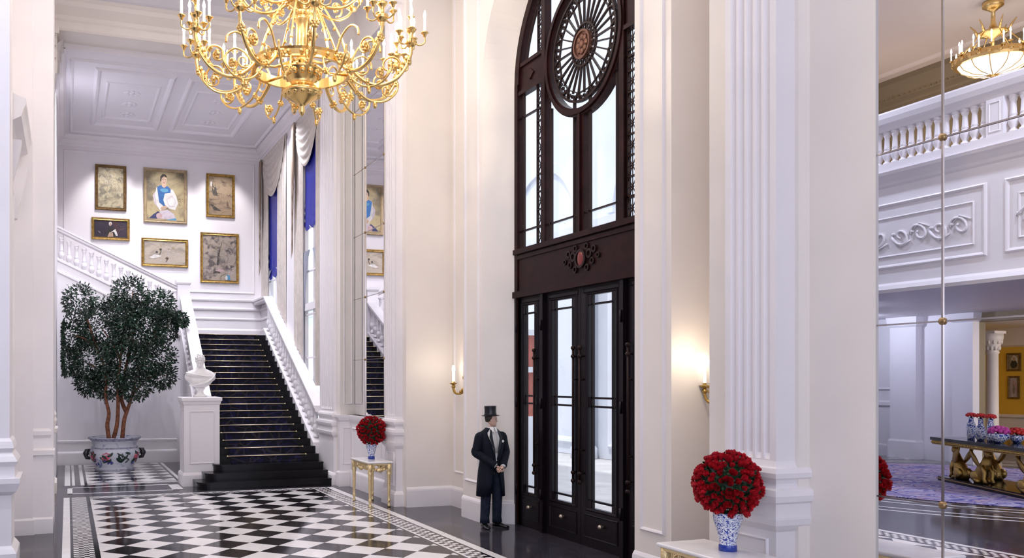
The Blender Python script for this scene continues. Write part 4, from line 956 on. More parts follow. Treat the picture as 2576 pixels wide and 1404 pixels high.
# ------------------------------------------------------------------ console tables
def console(label, loc, w, d, h):
    """w along Y, d along X; origin on the floor under the centre"""
    t = thing('console_table', label, 'table', loc, 0, 'gilt console tables')
    mb = MB(); mb.rloft(-d/2, d/2, -w/2, w/2, [(-0.015, h-0.04), (0.0, h-0.035), (0.012, h-0.02), (0.012, h-0.008), (0.004, h)])
    mb.build('marble_top', [MARB_W], t)
    ap = MB(); z1 = h-0.04; z0 = z1-0.115; i = 0.025
    x, y = d/2-i, w/2-i
    for (p, q) in (((-x, -y), (x, -y)), ((-x, y), (x, y)), ((-x, -y), (-x, y)), ((x, -y), (x, y))):
        L_ = sqrt((q[0]-p[0])**2+(q[1]-p[1])**2); dx, dy = (q[0]-p[0])/L_, (q[1]-p[1])/L_
        def B(a0, a1, b0, b1, t_): 
            pa = (p[0]+dx*a0, p[1]+dy*a0); pb = (p[0]+dx*a1, p[1]+dy*a1)
            ap.box(min(pa[0], pb[0])-abs(dy)*t_, max(pa[0], pb[0])+abs(dy)*t_, min(pa[1], pb[1])-abs(dx)*t_, max(pa[1], pb[1])+abs(dx)*t_, b0, b1)
        B(0, L_, z1-0.025, z1, 0.014); B(0, L_, z0, z0+0.015, 0.012)
        k = int(L_/0.045)
        for m_ in range(k):                                     # pierced fretwork
            a = (m_+0.5)*L_/k
            sl = 0.010*(1 if m_ % 2 else -1)
            c0 = (p[0]+dx*(a-sl), p[1]+dy*(a-sl)); c1 = (p[0]+dx*(a+sl), p[1]+dy*(a+sl))
            ap.tube([(*c0, z0+0.01), (p[0]+dx*(a+sl*1.2), p[1]+dy*(a+sl*1.2), (z0+z1)/2), (*c1, z1-0.02)], 0.007, 6)
        for a in (L_*0.5,):                                      # carved drop in the middle
            c = (p[0]+dx*a, p[1]+dy*a); ap.ball((c[0], c[1], z0-0.005), 0.05, 10, 7, 0, (0.5 if abs(dy) > 0.5 else 1.4, 1.4 if abs(dy) > 0.5 else 0.5, 0.8))
            for s in (-1, 1): ap.ball((c[0]+dx*s*0.08, c[1]+dy*s*0.08, z0+0.01), 0.03, 8, 6)
    ap.build('apron', [GOLDL], t)
    for sx in (-1, 1):
        for sy in (-1, 1):
            lg = MB(); cx, cy = sx*(d/2-0.045), sy*(w/2-0.045)
            lg.lathe([(0.045, z1), (0.045, z0-0.01), (0.036, z0-0.02), (0.047, z0-0.05), (0.040, z0-0.09), (0.034, z0-0.12), (0.026, 0.20), (0.022, 0.17), (0.032, 0.15), (0.034, 0.12), (0.022, 0.09), (0.020, 0.06), (0.030, 0.045), (0.032, 0.02), (0.026, 0.0)], (cx, cy, 0), 14)
            for q in range(4): lg.ball((cx+0.03*cos(q*pi/2+0.78), cy+0.03*sin(q*pi/2+0.78), z0-0.05), 0.02, 7, 5)
            lg.build('leg', [GOLDL], t)
    return t
console('small gilt console table with white marble top under the smaller bouquet, in the far niche', (5.42, 15.50, 0), 1.02, 0.46, 0.84)
console('gilt console table with white marble top under the larger bouquet, beside the fluted pilaster', (5.22, 5.84, 0), 1.28, 0.50, 0.90)

# ------------------------------------------------------------------ rose bouquets in blue and white vases
def vase(label, loc, h, m):
    t = MB(); k = h/0.33
    prof = [(0.0, 0), (0.072, 0), (0.076, 0.004), (0.073, 0.05), (0.066, 0.062), (0.070, 0.09), (0.082, 0.14), (0.098, 0.20), (0.113, 0.25), (0.120, 0.29), (0.118, 0.32), (0.123, 0.33), (0.115, 0.33), (0.108, 0.30), (0.0, 0.28)]
    o = t.lathe([(r*k, z*k) for r, z in prof], n=36).build('vase', [m], None, loc)
    return tag(o, label, 'vase', 'blue and white vases')
rb = MB(); rr_ = random.Random(5)                                # one bud, opening along +Z
def petal(mb, a, r0, r1, h, w, curl):
    vs = []
    for i in range(5):
        v = i/4; r = r0+(r1-r0)*sin(v*pi*0.55)+curl*max(0, v-0.7)
        for j in range(5):
            u = j/4-0.5; aa = a+u*w*(0.55+0.6*sin(pi*min(1, v*0.8+0.15)))
            vs.append((r*cos(aa), r*sin(aa), h*v-0.012*(abs(u)*2)**2*(v > 0.7)))
    mb.add(vs, [(i*5+j, i*5+j+1, (i+1)*5+j+1, (i+1)*5+j) for i in range(4) for j in range(4)], 0, True)
for k in range(3): petal(rb, k*2.09, 0.004, 0.016, 0.052, 2.2, 0.0)
for k in range(4): petal(rb, k*1.57+0.5, 0.005, 0.022, 0.052, 1.9, 0.004)
for k in range(5): petal(rb, k*1.256+0.2, 0.006, 0.026, 0.046, 1.7, 0.014)
rb.ball((0, 0, 0.0), 0.013, 8, 6, 1)
rose_me = rb.mesh('rose', [ROSE, LEAFR])
def bouquet(label, loc, R, n, rs, seed, sq=1.0):
    t = thing('rose_bouquet', label, 'flowers', loc, 0, 'red rose bouquets')
    rnd = random.Random(seed)
    fol = MB()
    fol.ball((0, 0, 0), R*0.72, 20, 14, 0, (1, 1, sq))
    for q in range(900):
        v = Vector((rnd.gauss(0, 1), rnd.gauss(0, 1), rnd.gauss(0, 1))).normalized()
        c = v*R*rnd.uniform(0.70, 0.93); c.z *= sq
        a = v.orthogonal().normalized(); a = Matrix.Rotation(rnd.uniform(0, 6.28), 3, v) @ a; b = v.cross(a); l = rs*0.034
        tip = (a*0.6+v*rnd.uniform(0.1, 0.9)).normalized()*l*1.7
        fol.add([c, c+tip*0.5+b*l*0.5, c+tip, c+tip*0.5-b*l*0.5], [(0, 1, 2, 3)], 0)
    for q in range(10):                                          # stems gathered into the vase mouth
        a = 2*pi*q/10; fol.tube([(0.35*R*cos(a), 0.35*R*sin(a), -R*0.7*sq), (0.16*R*cos(a), 0.16*R*sin(a), -R*1.08*sq)], 0.006, 5)
    fol.build('foliage', [LEAFR], t)
    dirs = []
    N_ = n
    for i in range(N_):
        z = 1-2*(i+0.5)/N_; a = i*2.399963
        v = Vector((sqrt(1-z*z)*cos(a), sqrt(1-z*z)*sin(a), z))
        if z < -0.86: continue
        dirs.append(v)
    camdir = (Vector((0, 0, 2.35))-Vector(loc)).normalized()
    dirs.sort(key=lambda v: -v.dot(camdir))
    mats_ = []
    for i, v in enumerate(dirs):
        v2 = (v+Vector((rnd.gauss(0, 0.06), rnd.gauss(0, 0.06), rnd.gauss(0, 0.06)))).normalized()
        p = v2*R*rnd.uniform(0.83, 0.97); p.z *= sq
        q = (v2+Vector((rnd.gauss(0, 0.15), rnd.gauss(0, 0.15), rnd.gauss(0, 0.15)+0.12))).normalized().to_track_quat('Z', 'Y')
        s = rs*rnd.uniform(0.85, 1.2)
        if i < 100:
            o = put('rose', rose_me, t, p, (0, 0, 0), (s, s, s*rnd.uniform(1.1, 1.5))); o.rotation_mode = 'QUATERNION'; o.rotation_quaternion = q
        else: mats_.append(Matrix.Translation(p) @ q.to_matrix().to_4x4() @ Matrix.Scale(s, 4))
    if mats_:
        rest = MB()
        for M in mats_:
            k0 = len(rest.v); rest.v += [tuple(M @ v.co) for v in rose_me.vertices]
            for pl in rose_me.polygons: rest.f.append([i+k0 for i in pl.vertices]); rest.m.append(pl.material_index); rest.s.append(True)
        o = rest.build('rose', [ROSE, LEAFR], t); o['kind'] = 'stuff'
    return t
vase('blue and white porcelain vase holding the larger rose bouquet, on the near console', (5.29, 5.98, 0.90), 0.325, PORC)
bouquet('large ball of red roses in the vase beside the fluted pilaster', (5.29, 5.98, 1.46), 0.262, 300, 0.84, 11)
vase('blue and white porcelain vase holding the smaller rose bouquet, on the far console', (5.46, 15.60, 0.84), 0.285, PORC)
bouquet('ball of red roses in the vase on the far console, left of the doorman', (5.46, 15.60, 1.375), 0.258, 250, 0.86, 12)

# ------------------------------------------------------------------ potted tree
PT = (1.16, 23.45, 0.0)
tree = thing('potted_tree', 'large leafy indoor tree with reddish stems in a painted porcelain planter, under the rising balustrade', 'plant', PT)
pm = MB()
PROF = [(0.0, 0), (0.50, 0), (0.50, 0.05), (0.46, 0.07), (0.47, 0.12), (0.54, 0.22), (0.61, 0.34), (0.635, 0.44), (0.62, 0.53), (0.575, 0.585), (0.575, 0.61), (0.555, 0.63), (0.545, 0.70), (0.58, 0.77), (0.66, 0.83), (0.67, 0.85), (0.64, 0.86), (0.52, 0.78), (0.50, 0.74), (0.0, 0.74)]
pm.lathe(PROF, n=48); pot = pm.build('planter', [POTM], tree)
RIM = mat('planter_rim_glaze', (0.30, 0.30, 0.40), 0.2, noise=0.4, nscale=14)
b_ = MB()
b_.lathe([(0.582, 0.580), (0.586, 0.60), (0.582, 0.615)], n=48, cap=False); b_.lathe([(0.505, 0.03), (0.508, 0.05), (0.505, 0.058)], n=48, cap=False); b_.lathe([(0.59, 0.775), (0.665, 0.832), (0.675, 0.85), (0.65, 0.864)], n=48, cap=False)
b_.build('rim_band', [RIM], pot)
PKF = mat('pink_peony_enamel', (0.60, 0.10, 0.16), 0.25, noise=0.4, nscale=14); GRF = mat('dark_leaf_enamel', (0.02, 0.045, 0.035), 0.25); BLF = mat('cobalt_enamel', (0.02, 0.03, 0.25), 0.25)
def on_pot(a, z, out=0.004):
    for (r0, z0), (r1, z1) in zip(PROF[1:], PROF[2:]):
        if z0 <= z <= z1 and z1 > z0:
            r = r0+(r1-r0)*(z-z0)/(z1-z0)+out; return (r*cos(a), r*sin(a), z)
    return (0.6*cos(a), 0.6*sin(a), z)
rnd = random.Random(4)
def petalspot(a, z, s, ang, mi, el=0.45):
    global dec
    pts = []
    for q in range(8):
        t = 2*pi*q/8; u, v = cos(t)*s, sin(t)*s*el
        du, dv = u*cos(ang)-v*sin(ang), u*sin(ang)+v*cos(ang)
        pts.append(on_pot(a+du/0.6, min(0.57, max(0.13, z+dv)), 0.004+0.002*mi))
    dec.add(pts, [tuple(range(8))], mi)
for k in range(9):
    ac = 2*pi*k/9-1.95; dec = MB()
    for q in range(9): petalspot(ac+rnd.uniform(-0.22, 0.22), 0.36+rnd.uniform(-0.13, 0.12), rnd.uniform(0.05, 0.085), rnd.uniform(0, 3), 1)
    if k % 2 == 0:
        for q in range(8): petalspot(ac+0.11*cos(q*0.8)*(q > 0), 0.37+0.07*sin(q*0.8)*(q > 0), 0.065, q*0.8, 0, 0.8)
        for q in range(4): petalspot(ac+rnd.uniform(-0.25, 0.25), 0.26+rnd.uniform(-0.1, 0.05), 0.05, rnd.uniform(0, 3), 2)
    else:
        for q in range(7): petalspot(ac-0.22+0.075*q, 0.46-0.025*q, 0.05, -0.7, 1, 0.35)
    dec.build('painted_spray', [PKF, GRF, BLF], pot)
for s in (-1, 1):
    h = MB(); h.tube([(s*0.60, 0, 0.53), (s*0.70, 0, 0.52), (s*0.72, 0, 0.43), (s*0.69, 0, 0.34), (s*0.60, 0, 0.32)], [0.04, 0.055, 0.06, 0.05, 0.035], 10)
    h.ball((s*0.71, 0, 0.45), 0.075, 10, 7); h.build('handle', [mat('dark_mask_handle', (0.02, 0.018, 0.02), 0.3)], pot)
MB().lathe([(0.0, 0.76), (0.50, 0.755), (0.52, 0.74)], n=24, cap=False).build('soil', [SOIL], tree)
sx_ = lambda px: -0.36+(px-132)*0.00994-PT[0]
sz_ = lambda py: 4.93-(py-705)*0.01064
tk = MB(); rnd = random.Random(9)
stems = [[(272, 1103), (266, 1060), (270, 1030), (262, 990), (262, 930), (240, 870), (215, 800)], [(278, 1103), (290, 1060), (293, 1010), (292, 960), (300, 890), (315, 790)], [(303, 1103), (308, 1050), (316, 1025), (330, 985), (345, 930), (375, 860), (400, 800)], [(316, 1030), (303, 1000), (305, 965), (318, 900), (345, 780)]]
for k, s in enumerate(stems):
    tk.curve([(sx_(x), 0.05*sin(k*2+i)+(k-1.5)*0.05, sz_(y)) for i, (x, y) in enumerate(s)], [0.058-0.006*i for i in range(len(s))], 8)
for (p, q) in (((345, 930), (420, 940)), ((262, 940), (200, 900)), ((300, 900), (250, 820)), ((330, 985), (385, 935)), ((375, 860), (440, 800)), ((240, 870), (180, 840)), ((318, 900), (330, 730)), ((345, 930), (330, 850))):
    tk.tube([(sx_(p[0]), 0, sz_(p[1])), (sx_((p[0]+q[0])/2), rnd.uniform(-0.2, 0.2), sz_((p[1]+q[1])/2)+0.05), (sx_(q[0]), rnd.uniform(-0.4, 0.4), sz_(q[1]))], [0.032, 0.022, 0.012], 6)
tk.build('trunk', [BARK], tree)
fo = MB(); rnd = random.Random(21)
CL = [(198, 762, 42), (320, 738, 44), (395, 765, 40), (170, 845, 46), (262, 820, 72), (345, 835, 72), (425, 812, 40), (165, 905, 36), (232, 905, 62), (310, 905, 68), (385, 890, 55), (335, 960, 42), (272, 955, 46), (405, 940, 34), (220, 955, 34), (300, 790, 52), (372, 800, 50), (448, 800, 20)]
for (cx, cy, r) in CL:
    X, Z, R = sx_(cx), sz_(cy), r*0.0103
    dep = rnd.uniform(-0.35, 0.25)
    for q in range(int(260+r*r*0.30)):
        v = Vector((rnd.gauss(0, 1), rnd.gauss(0, 1), rnd.gauss(0, 1))).normalized()
        c = Vector((X, dep, Z))+v*R*(rnd.uniform(0.25, 1.0)**0.45)*rnd.uniform(0.9, 1.12)
        c.x = max(c.x, -1.24); c.x = min(c.x, 1.56) if c.z < zr(c.y+PT[1])+0.12 else c.x; c.y = min(c.y, 1.45)
        d = (v+Vector((rnd.gauss(0, .7), rnd.gauss(0, .7), rnd.gauss(-0.2, .6)))).normalized(); l = rnd.uniform(0.075, 0.12)
        b = d.cross(Vector((rnd.gauss(0, 1), rnd.gauss(0, 1), rnd.gauss(0, 1)))).normalized()*l*0.24; nrm = d.cross(b).normalized()*l*0.06
        fo.add([c, c+d*l*0.45+b+nrm, c+d*l, c+d*l*0.45-b+nrm, c+d*l*0.5-nrm], [(0, 1, 4), (1, 2, 4), (2, 3, 4), (3, 0, 4)], 0)
fo.build('foliage', [LEAF], tree)

# ------------------------------------------------------------------ great chandelier
CH = (2.97, 11.3, 0.0)
chn = thing('chandelier', 'great tiered gilt chandelier with lit candle bulbs over the chequered floor', 'chandelier', (CH[0], CH[1], 6.49))
Z0 = 6.49
stem = MB()
stem.lathe([(0.0, -0.62), (0.02, -0.60), (0.045, -0.55), (0.03, -0.50), (0.06, -0.46), (0.16, -0.40), (0.24, -0.33), (0.26, -0.29), (0.20, -0.26), (0.13, -0.20), (0.17, -0.14), (0.21, -0.08), (0.26, -0.03), (0.27, 0.0), (0.16, 0.03), (0.12, 0.10), (0.075, 0.16), (0.07, 0.24), (0.10, 0.28), (0.08, 0.33), (0.075, 0.62), (0.115, 0.66), (0.115, 0.70), (0.07, 0.74), (0.10, 0.80), (0.17, 0.86), (0.20, 0.94), (0.15, 1.02), (0.10, 1.1), (0.13, 1.2), (0.16, 1.5), (0.12, 1.8), (0.07, 2.0), (0.05, 2.5), (0.12, 2.6), (0.10, 2.75), (0.04, 2.9), (0.03, 3.9), (0.18, 4.0), (0.2, 4.06)], n=28)
for k in range(14):
    t = 2*pi*k/14
    stem.ball((0.19*cos(t), 0.19*sin(t), 0.92), 0.045, 8, 6, 0, (1, 1, 1.6)); stem.ball((0.22*cos(t), 0.22*sin(t), -0.06), 0.04, 8, 6, 0, (1, 1, 1.5)); stem.ball((0.2*cos(t), 0.2*sin(t), -0.33), 0.045, 8, 6)
stem.build('stem', [GOLD], chn)
hp = MB(); RH = 0.60
hp.rings([[(r*cos(2*pi*j/48), r*sin(2*pi*j/48), z) for r, z in ((RH-0.02, -0.05), (RH+0.03, -0.05), (RH+0.015, -0.02), (RH+0.015, 0.05), (RH+0.03, 0.08), (RH-0.02, 0.08))] for j in range(49)], 0, False, cap0=False, cap1=False)
for k in range(24):
    t = 2*pi*k/24; hp.ball((RH*1.035*cos(t), RH*1.035*sin(t), 0.015), 0.03, 8, 6)
for k in range(6):
    t = 2*pi*k/6; hp.tube([(0.1*cos(t), 0.1*sin(t), 0.12), (0.35*cos(t), 0.35*sin(t), 0.0), (RH*cos(t), RH*sin(t), 0.0)], 0.018, 8)
hp.build('hoop', [GOLD], chn)
def scroll(c, ax, r, turns, w, mb, start=0.0, sgn=1, n=26):
    """spiral volute in the vertical plane containing direction ax"""
    pts = []
    for i in range(n):
        f = i/(n-1); t = start+sgn*2*pi*turns*f; q = r*(1-0.86*f)
        pts.append((c[0]+ax[0]*q*cos(t), c[1]+ax[1]*q*cos(t), c[2]+q*sin(t)))
    mb.tube(pts, [w*(1-0.45*i/(n-1)) for i in range(n)], 7)
def rosette_(mb, c, r):
    for q in range(6):
        t = 2*pi*q/6; mb.ball((c[0], c[1]+r*0.7*cos(t), c[2]+r*0.7*sin(t)), r*0.5, 7, 5)
    mb.ball(c, r*0.55, 8, 6)
am = MB(); ax = (1, 0)                                          # main S arm, along +X
am.curve([(0.60, 0, 0.04), (0.70, 0, -0.10), (0.85, 0, -0.22), (1.02, 0, -0.25), (1.20, 0, -0.17), (1.32, 0, -0.02), (1.38, 0, 0.15), (1.38, 0, 0.26)], [0.026, 0.026, 0.025, 0.024, 0.023, 0.022, 0.021, 0.02], 8)
am.curve([(0.62, 0, 0.06), (0.72, 0, 0.25), (0.86, 0, 0.34), (0.98, 0, 0.28), (1.0, 0, 0.18)], 0.015, 7)
scroll((1.12, 0, 0.0), ax, 0.15, 1.4, 0.017, am, -pi*0.35, 1); scroll((0.78, 0, -0.02), ax, 0.10, 1.2, 0.014, am, pi, 1)
rosette_(am, (1.12, 0, 0.0), 0.06); rosette_(am, (0.84, 0, -0.21), 0.05); rosette_(am, (1.36, 0, 0.05), 0.05)
for q in range(5): am.ball((1.20+0.035*q, 0, -0.15+0.06*q), 0.036, 7, 5, 0, (1.2, 0.6, 1.2))
am.lathe([(0.0, 0.22), (0.05, 0.24), (0.075, 0.29), (0.07, 0.31), (0.03, 0.33), (0.028, 0.40), (0.05, 0.43), (0.07, 0.46), (0.02, 0.47)], (1.38, 0, 0), 14)
arm_me = am.mesh('scroll_arm', GOLD)
br = MB()                                                       # candle branches of one arm: five
CUPS = [(1.38, 0.0, 0.62)]+[(1.38+0.17*cos(t), 0.17*sin(t), 0.40) for t in (0.0, 1.45, -1.45, 2.5, -2.5)]
def cup(mb, c): mb.lathe([(0.0, -0.05), (0.012, -0.05), (0.02, -0.03), (0.03, -0.005), (0.048, 0.004), (0.048, 0.012), (0.018, 0.012), (0.018, 0.03), (0.0, 0.03)], c, 12)
for i, c in enumerate(CUPS):
    cup(br, c)
    if i: br.curve([(1.38, 0, 0.33), ((1.38*0.45+c[0]*0.55), c[1]*0.6, 0.25), (c[0], c[1], 0.28), (c[0], c[1], 0.37)], 0.010, 6)
    else: br.tube([(1.38, 0, 0.46), (1.38, 0, 0.60)], 0.016, 8)
br_me = br.mesh('candle_branch', GOLD)
cm2 = MB(); cm2.lathe([(0.0, 0), (0.013, 0), (0.012, 0.115), (0.006, 0.12), (0.0, 0.12)], n=10)
cand_me = cm2.mesh('candle', CANDLE)
bm2 = MB(); bm2.lathe([(0.0, 0.115), (0.008, 0.118), (0.016, 0.135), (0.013, 0.155), (0.004, 0.18), (0.0, 0.185)], n=10)
bulb_me = bm2.mesh('bulb', BULB)
lo = MB()                                                       # lower garland loop below the hoop
lo.curve([(0.62, 0, -0.03), (0.66, 0, -0.16), (0.78, 0, -0.30), (0.94, 0, -0.37), (1.10, 0, -0.34), (1.22, 0, -0.22), (1.24, 0, -0.10)], 0.014, 7)
scroll((1.10, 0, -0.20), ax, 0.10, 1.2, 0.013, lo, 0, -1); rosette_(lo, (1.10, 0, -0.20), 0.05)
lo.ball((0.94, 0, -0.41), 0.035, 8, 6, 0, (0.8, 0.8, 1.6)); rosette_(lo, (0.70, 0, -0.24), 0.04)
loop_me = lo.mesh('lower_loop', GOLD)
up = MB()                                                       # upper tier arm
up.curve([(0.12, 0, 0.95), (0.32, 0, 0.82), (0.52, 0, 0.80), (0.70, 0, 0.90), (0.78, 0, 1.02)], 0.02, 8)
scroll((0.52, 0, 0.96), ax, 0.11, 1.3, 0.014, up, -pi/2, 1); rosette_(up, (0.52, 0, 0.96), 0.05)
up.curve([(0.60, 0, 0.06), (0.50, 0, 0.40), (0.34, 0, 0.72), (0.20, 0, 0.98), (0.16, 0, 1.3)], 0.014, 7)
for q in range(5): up.ball((0.56-0.07*q, 0, 0.22+0.15*q), 0.026, 7, 5)
up.lathe([(0.0, 0.98), (0.05, 1.0), (0.065, 1.04), (0.02, 1.07), (0.02, 1.12)], (0.78, 0, 0), 12)
UC = [(0.78+0.12*cos(t), 0.12*sin(t), 1.16) for t in (0.0, 2.09, -2.09)]+[(0.78, 0, 1.20)]
for c in UC:
    cup(up, c); up.curve([(0.78, 0, 1.05), ((0.78+c[0])/2, c[1]*0.6, 1.04), (c[0], c[1], 1.13)], 0.009, 6)
up_me = up.mesh('upper_arm', GOLD)
ncand = 0
for k in range(10):
    a = 2*pi*k/10+0.16; M = Matrix.Rotation(a, 4, 'Z')
    put('scroll_arm', arm_me, chn, rot=(0, 0, a)); put('candle_branch', br_me, chn, rot=(0, 0, a))
    put('lower_loop', loop_me, chn, rot=(0, 0, a+pi/10))
    for c in CUPS:
        v = M @ Vector(c); cdl = put('candle', cand_me, chn, (v.x, v.y, v.z+0.01), sc=(1.25, 1.25, 1.6)); put('bulb', bulb_me, cdl); ncand += 1
chn.scale = (1.06, 1.06, 1.0)
for k in range(8):
    a = 2*pi*k/8+0.3; M = Matrix.Rotation(a, 4, 'Z')
    put('upper_arm', up_me, chn, rot=(0, 0, a))
    for c in UC:
        v = M @ Vector(c); cdl = put('candle', cand_me, chn, (v.x, v.y, v.z+0.01), sc=(1.25, 1.25, 1.6)); put('bulb', bulb_me, cdl); ncand += 1
for k in range(5):
    a = 2*pi*k/5; point('chandelier_glow', (CH[0]+1.0*cos(a), CH[1]+1.0*sin(a), Z0+0.75), 50, (1, 0.82, 0.60), 0.03)

# ------------------------------------------------------------------ wall sconces (plate on the X = 6.80 wall, arms towards -X)
def sconce(label, y):
    t = thing('wall_sconce', label, 'lamp', (6.80, y, 2.20), 0, 'gilt wall sconces')
    mb = MB(); mb.lathe([(0.0, -0.32), (0.02, -0.28), (0.03, -0.16), (0.05, -0.06), (0.06, 0.0), (0.045, 0.08), (0.055, 0.16), (0.03, 0.26), (0.05, 0.30), (0.02, 0.38), (0.0, 0.40)], (-0.03, 0, 0), 14)
    mb.ball((-0.08, 0, -0.05), 0.06, 10, 7); mb.ball((-0.07, 0, 0.18), 0.045, 10, 7); mb.tube([(-0.02, 0, -0.3), (-0.02, 0, -0.62)], 0.006, 6); mb.ball((-0.02, 0, -0.62), 0.018, 8, 6)
    mb.build('back_plate', [GOLDD], t)
    for k, (ax_, ay) in enumerate(((-0.16, 0.26), (-0.30, 0.0), (-0.16, -0.26))):
        a = MB(); a.curve([(-0.05, 0, -0.02), (ax_*0.45, ay*0.45, -0.10), (ax_*0.85, ay*0.85, -0.10), (ax_, ay, -0.02), (ax_, ay, 0.04)], [0.022, 0.018, 0.016, 0.015, 0.014], 8)
        a.ball((ax_*0.5, ay*0.5, -0.07), 0.03, 8, 6); a.ball((ax_, ay, 0.02), 0.03, 8, 6)
        a.lathe([(0.0, 0.04), (0.02, 0.05), (0.055, 0.075), (0.06, 0.085), (0.02, 0.085), (0.02, 0.11), (0.0, 0.11)], (ax_, ay, 0), 14)
        arm = a.build('arm', [GOLDD], t)
        c = put('candle', cand_me, arm, (ax_, ay, 0.09), sc=(1.3, 1.3, 1.7)); put('bulb', bulb_me, c)
    point('sconce_glow', (6.40, y, 2.62), 4.2, (1, 0.82, 0.58), 0.02)
    return t
sconce('gilt three-light wall sconce in the recess left of the doorman', 14.17)
sconce('gilt wall sconce half hidden by the fluted pilaster, behind the larger bouquet', 7.60)
# ------------------------------------------------------------------ lounge left of the hall (its mirror image fills the near mirror)
XB = -4.3
lw = MB()
lw.box(-12.3, -12.0, 17.4, 24, 0, 4.3); lw.box(-12.3, -12.0, -6, 24, 4.3, 12); lw.box(-12.3, -12.0, -6, 13.5, 0, 4.3); lw.box(-12.3, -12.0, 13.5, 17.4, 3.95, 4.3)
run_mould(lw, 'X+', -12.0, -4, 24, [(0.02, 10.7), (0.08, 10.75), (0.08, 10.9), (0.2, 11.0), (0.3, 11.2), (0.35, 11.3), (0.35, 11.46)])
for k in range(120): lw.box(-11.93, -11.82, 2+0.17*k, 2.09+0.17*k, 10.93, 11.03)
struct(lw.build('wall_lounge', [mat('warm_stone_paint', (0.27, 0.21, 0.125), 0.6)]))
lw = MB()
lw.box(-12.0, -11.9, 19.0, 24, 0, 4.2); run_mould(lw, 'X+', -11.9, 19.0, 24, BASEP); run_mould(lw, 'X+', -11.9, 19.0, 24, [(0.0, 1.5), (0.06, 1.55), (0.06, 1.65), (0.0, 1.7)]); run_mould(lw, 'X+', -11.9, 19.0, 24, [(0.0, 2.0), (0.05, 2.05), (0.0, 2.1)])
lw.rloft(-12.0, -11.6, 18.95, 19.8, [(0.05, 0), (0.05, 0.5), (0.0, 0.56), (0.0, 3.9), (0.05, 3.95), (0.08, 4.2)])
lw.rloft(-12.0, -11.75, 17.36, 17.95, [(0.05, 0), (0.05, 0.5), (0.0, 0.56), (0.0, 3.95), (0.05, 4.0), (0.08, 4.2)])
lw.box(-12.0, -11.85, 17.95, 18.95, 0, 4.2)
lw.box(XB-6, -1.0, 23.7, 24, 0, 12)
struct(lw.build('wall_lounge', [WHITE]))
lc = MB(); lc.box(-13, -1.0, -4, 24, 11.46, 11.8); frame_mould(lc, 'Z-', 11.46, -11.2, -3.0, 3, 21, 0.2, 0.08)
struct(lc.build('ceiling', [mat('warm_ceiling_paint', (0.80, 0.70, 0.64), 0.6)]))
bs = MB()
bs.box(-12.0, XB, -4, 23.7, 4.2, 6.66)
run_mould(bs, 'X+', XB, -4, 23.7, [(0.0, 6.36), (0.03, 6.40), (0.05, 6.46), (0.12, 6.56), (0.16, 6.6), (0.18, 6.66), (0.0, 6.68)])
run_mould(bs, 'X+', XB, -4, 23.7, [(0.0, 4.15), (0.10, 4.15), (0.12, 4.22), (0.08, 4.3), (0.0, 4.36)])
bs.box(XB-0.18, XB+0.10, -4, 23.7, 6.66, 6.85)
y = 11.63
for a0, a1 in ((11.63, 15.6), (7.3, 11.31), (15.92, 19.9)):
    frame_mould(bs, 'X+', XB, a0, a1, 4.66, 6.04, 0.09, 0.04); frame_mould(bs, 'X+', XB, a0+0.24, a1-0.24, 4.9, 5.74, 0.05, 0.025)
    yc = (a0+a1)/2+0.05
    for s in (-1, 1):                                           # plaster scrolls
        for k in range(4):
            cy = yc+s*(0.26+0.42*k); r = 0.21
            pts = [(XB+0.02, cy+r*(1-0.8*i/18)*cos(s*0.3+2*pi*1.2*i/18*(1 if k % 2 else -1)), 5.3+r*(1-0.8*i/18)*sin(2*pi*1.2*i/18*(1 if k % 2 else -1))) for i in range(19)]
            bs.tube(pts, 0.028, 5)
            bs.tube([(XB+0.015, cy-0.21, 5.3+0.11*(1 if k % 2 else -1)), (XB+0.025, cy, 5.3+0.21*(1 if k % 2 else -1)), (XB+0.015, cy+0.21, 5.3+0.02)], 0.018, 5)
            bs.ball((XB+0.02, cy+0.17, 5.36), 0.04, 7, 5, 0, (0.5, 1.3, 0.8))
struct(bs.build('balcony_floor', [WHITE]))
bt = thing('balustrade', 'long white balcony balustrade seen only in the near wall mirror, above the scroll panels', 'balustrade', (0, 0, 0))
mb = MB(); run_mould(mb, 'X+', XB-0.14, 4, 20, [(0.0, 7.52), (0.18, 7.54), (0.20, 7.6), (0.22, 7.64), (0.27, 7.68), (0.30, 7.78), (0.30, 7.88), (0.27, 7.92), (0.0, 7.92)]); mb.box(XB-0.20, XB-0.12, 4, 20, 7.54, 7.92)
mb.build('handrail', [WHITE], bt)
for y in (11.28, 15.6):
    mb = MB(); mb.rloft(XB-0.17, XB+0.08, y, y+0.32, [(0.0, 6.85), (0.0, 7.54)]); frame_mould(mb, 'X+', XB+0.08, y+0.05, y+0.27, 6.92, 7.48, 0.03, 0.015); mb.build('post', [WHITE], bt)
y = 11.28-0.14
bl_y = [11.71+0.187*k for k in range(21)]+[11.28-0.10-0.187*k for k in range(14)]
for y in bl_y: put('baluster', balm, bt, (XB-0.04, y, 6.85), sc=(1.12, 1.12, 0.70/0.62))
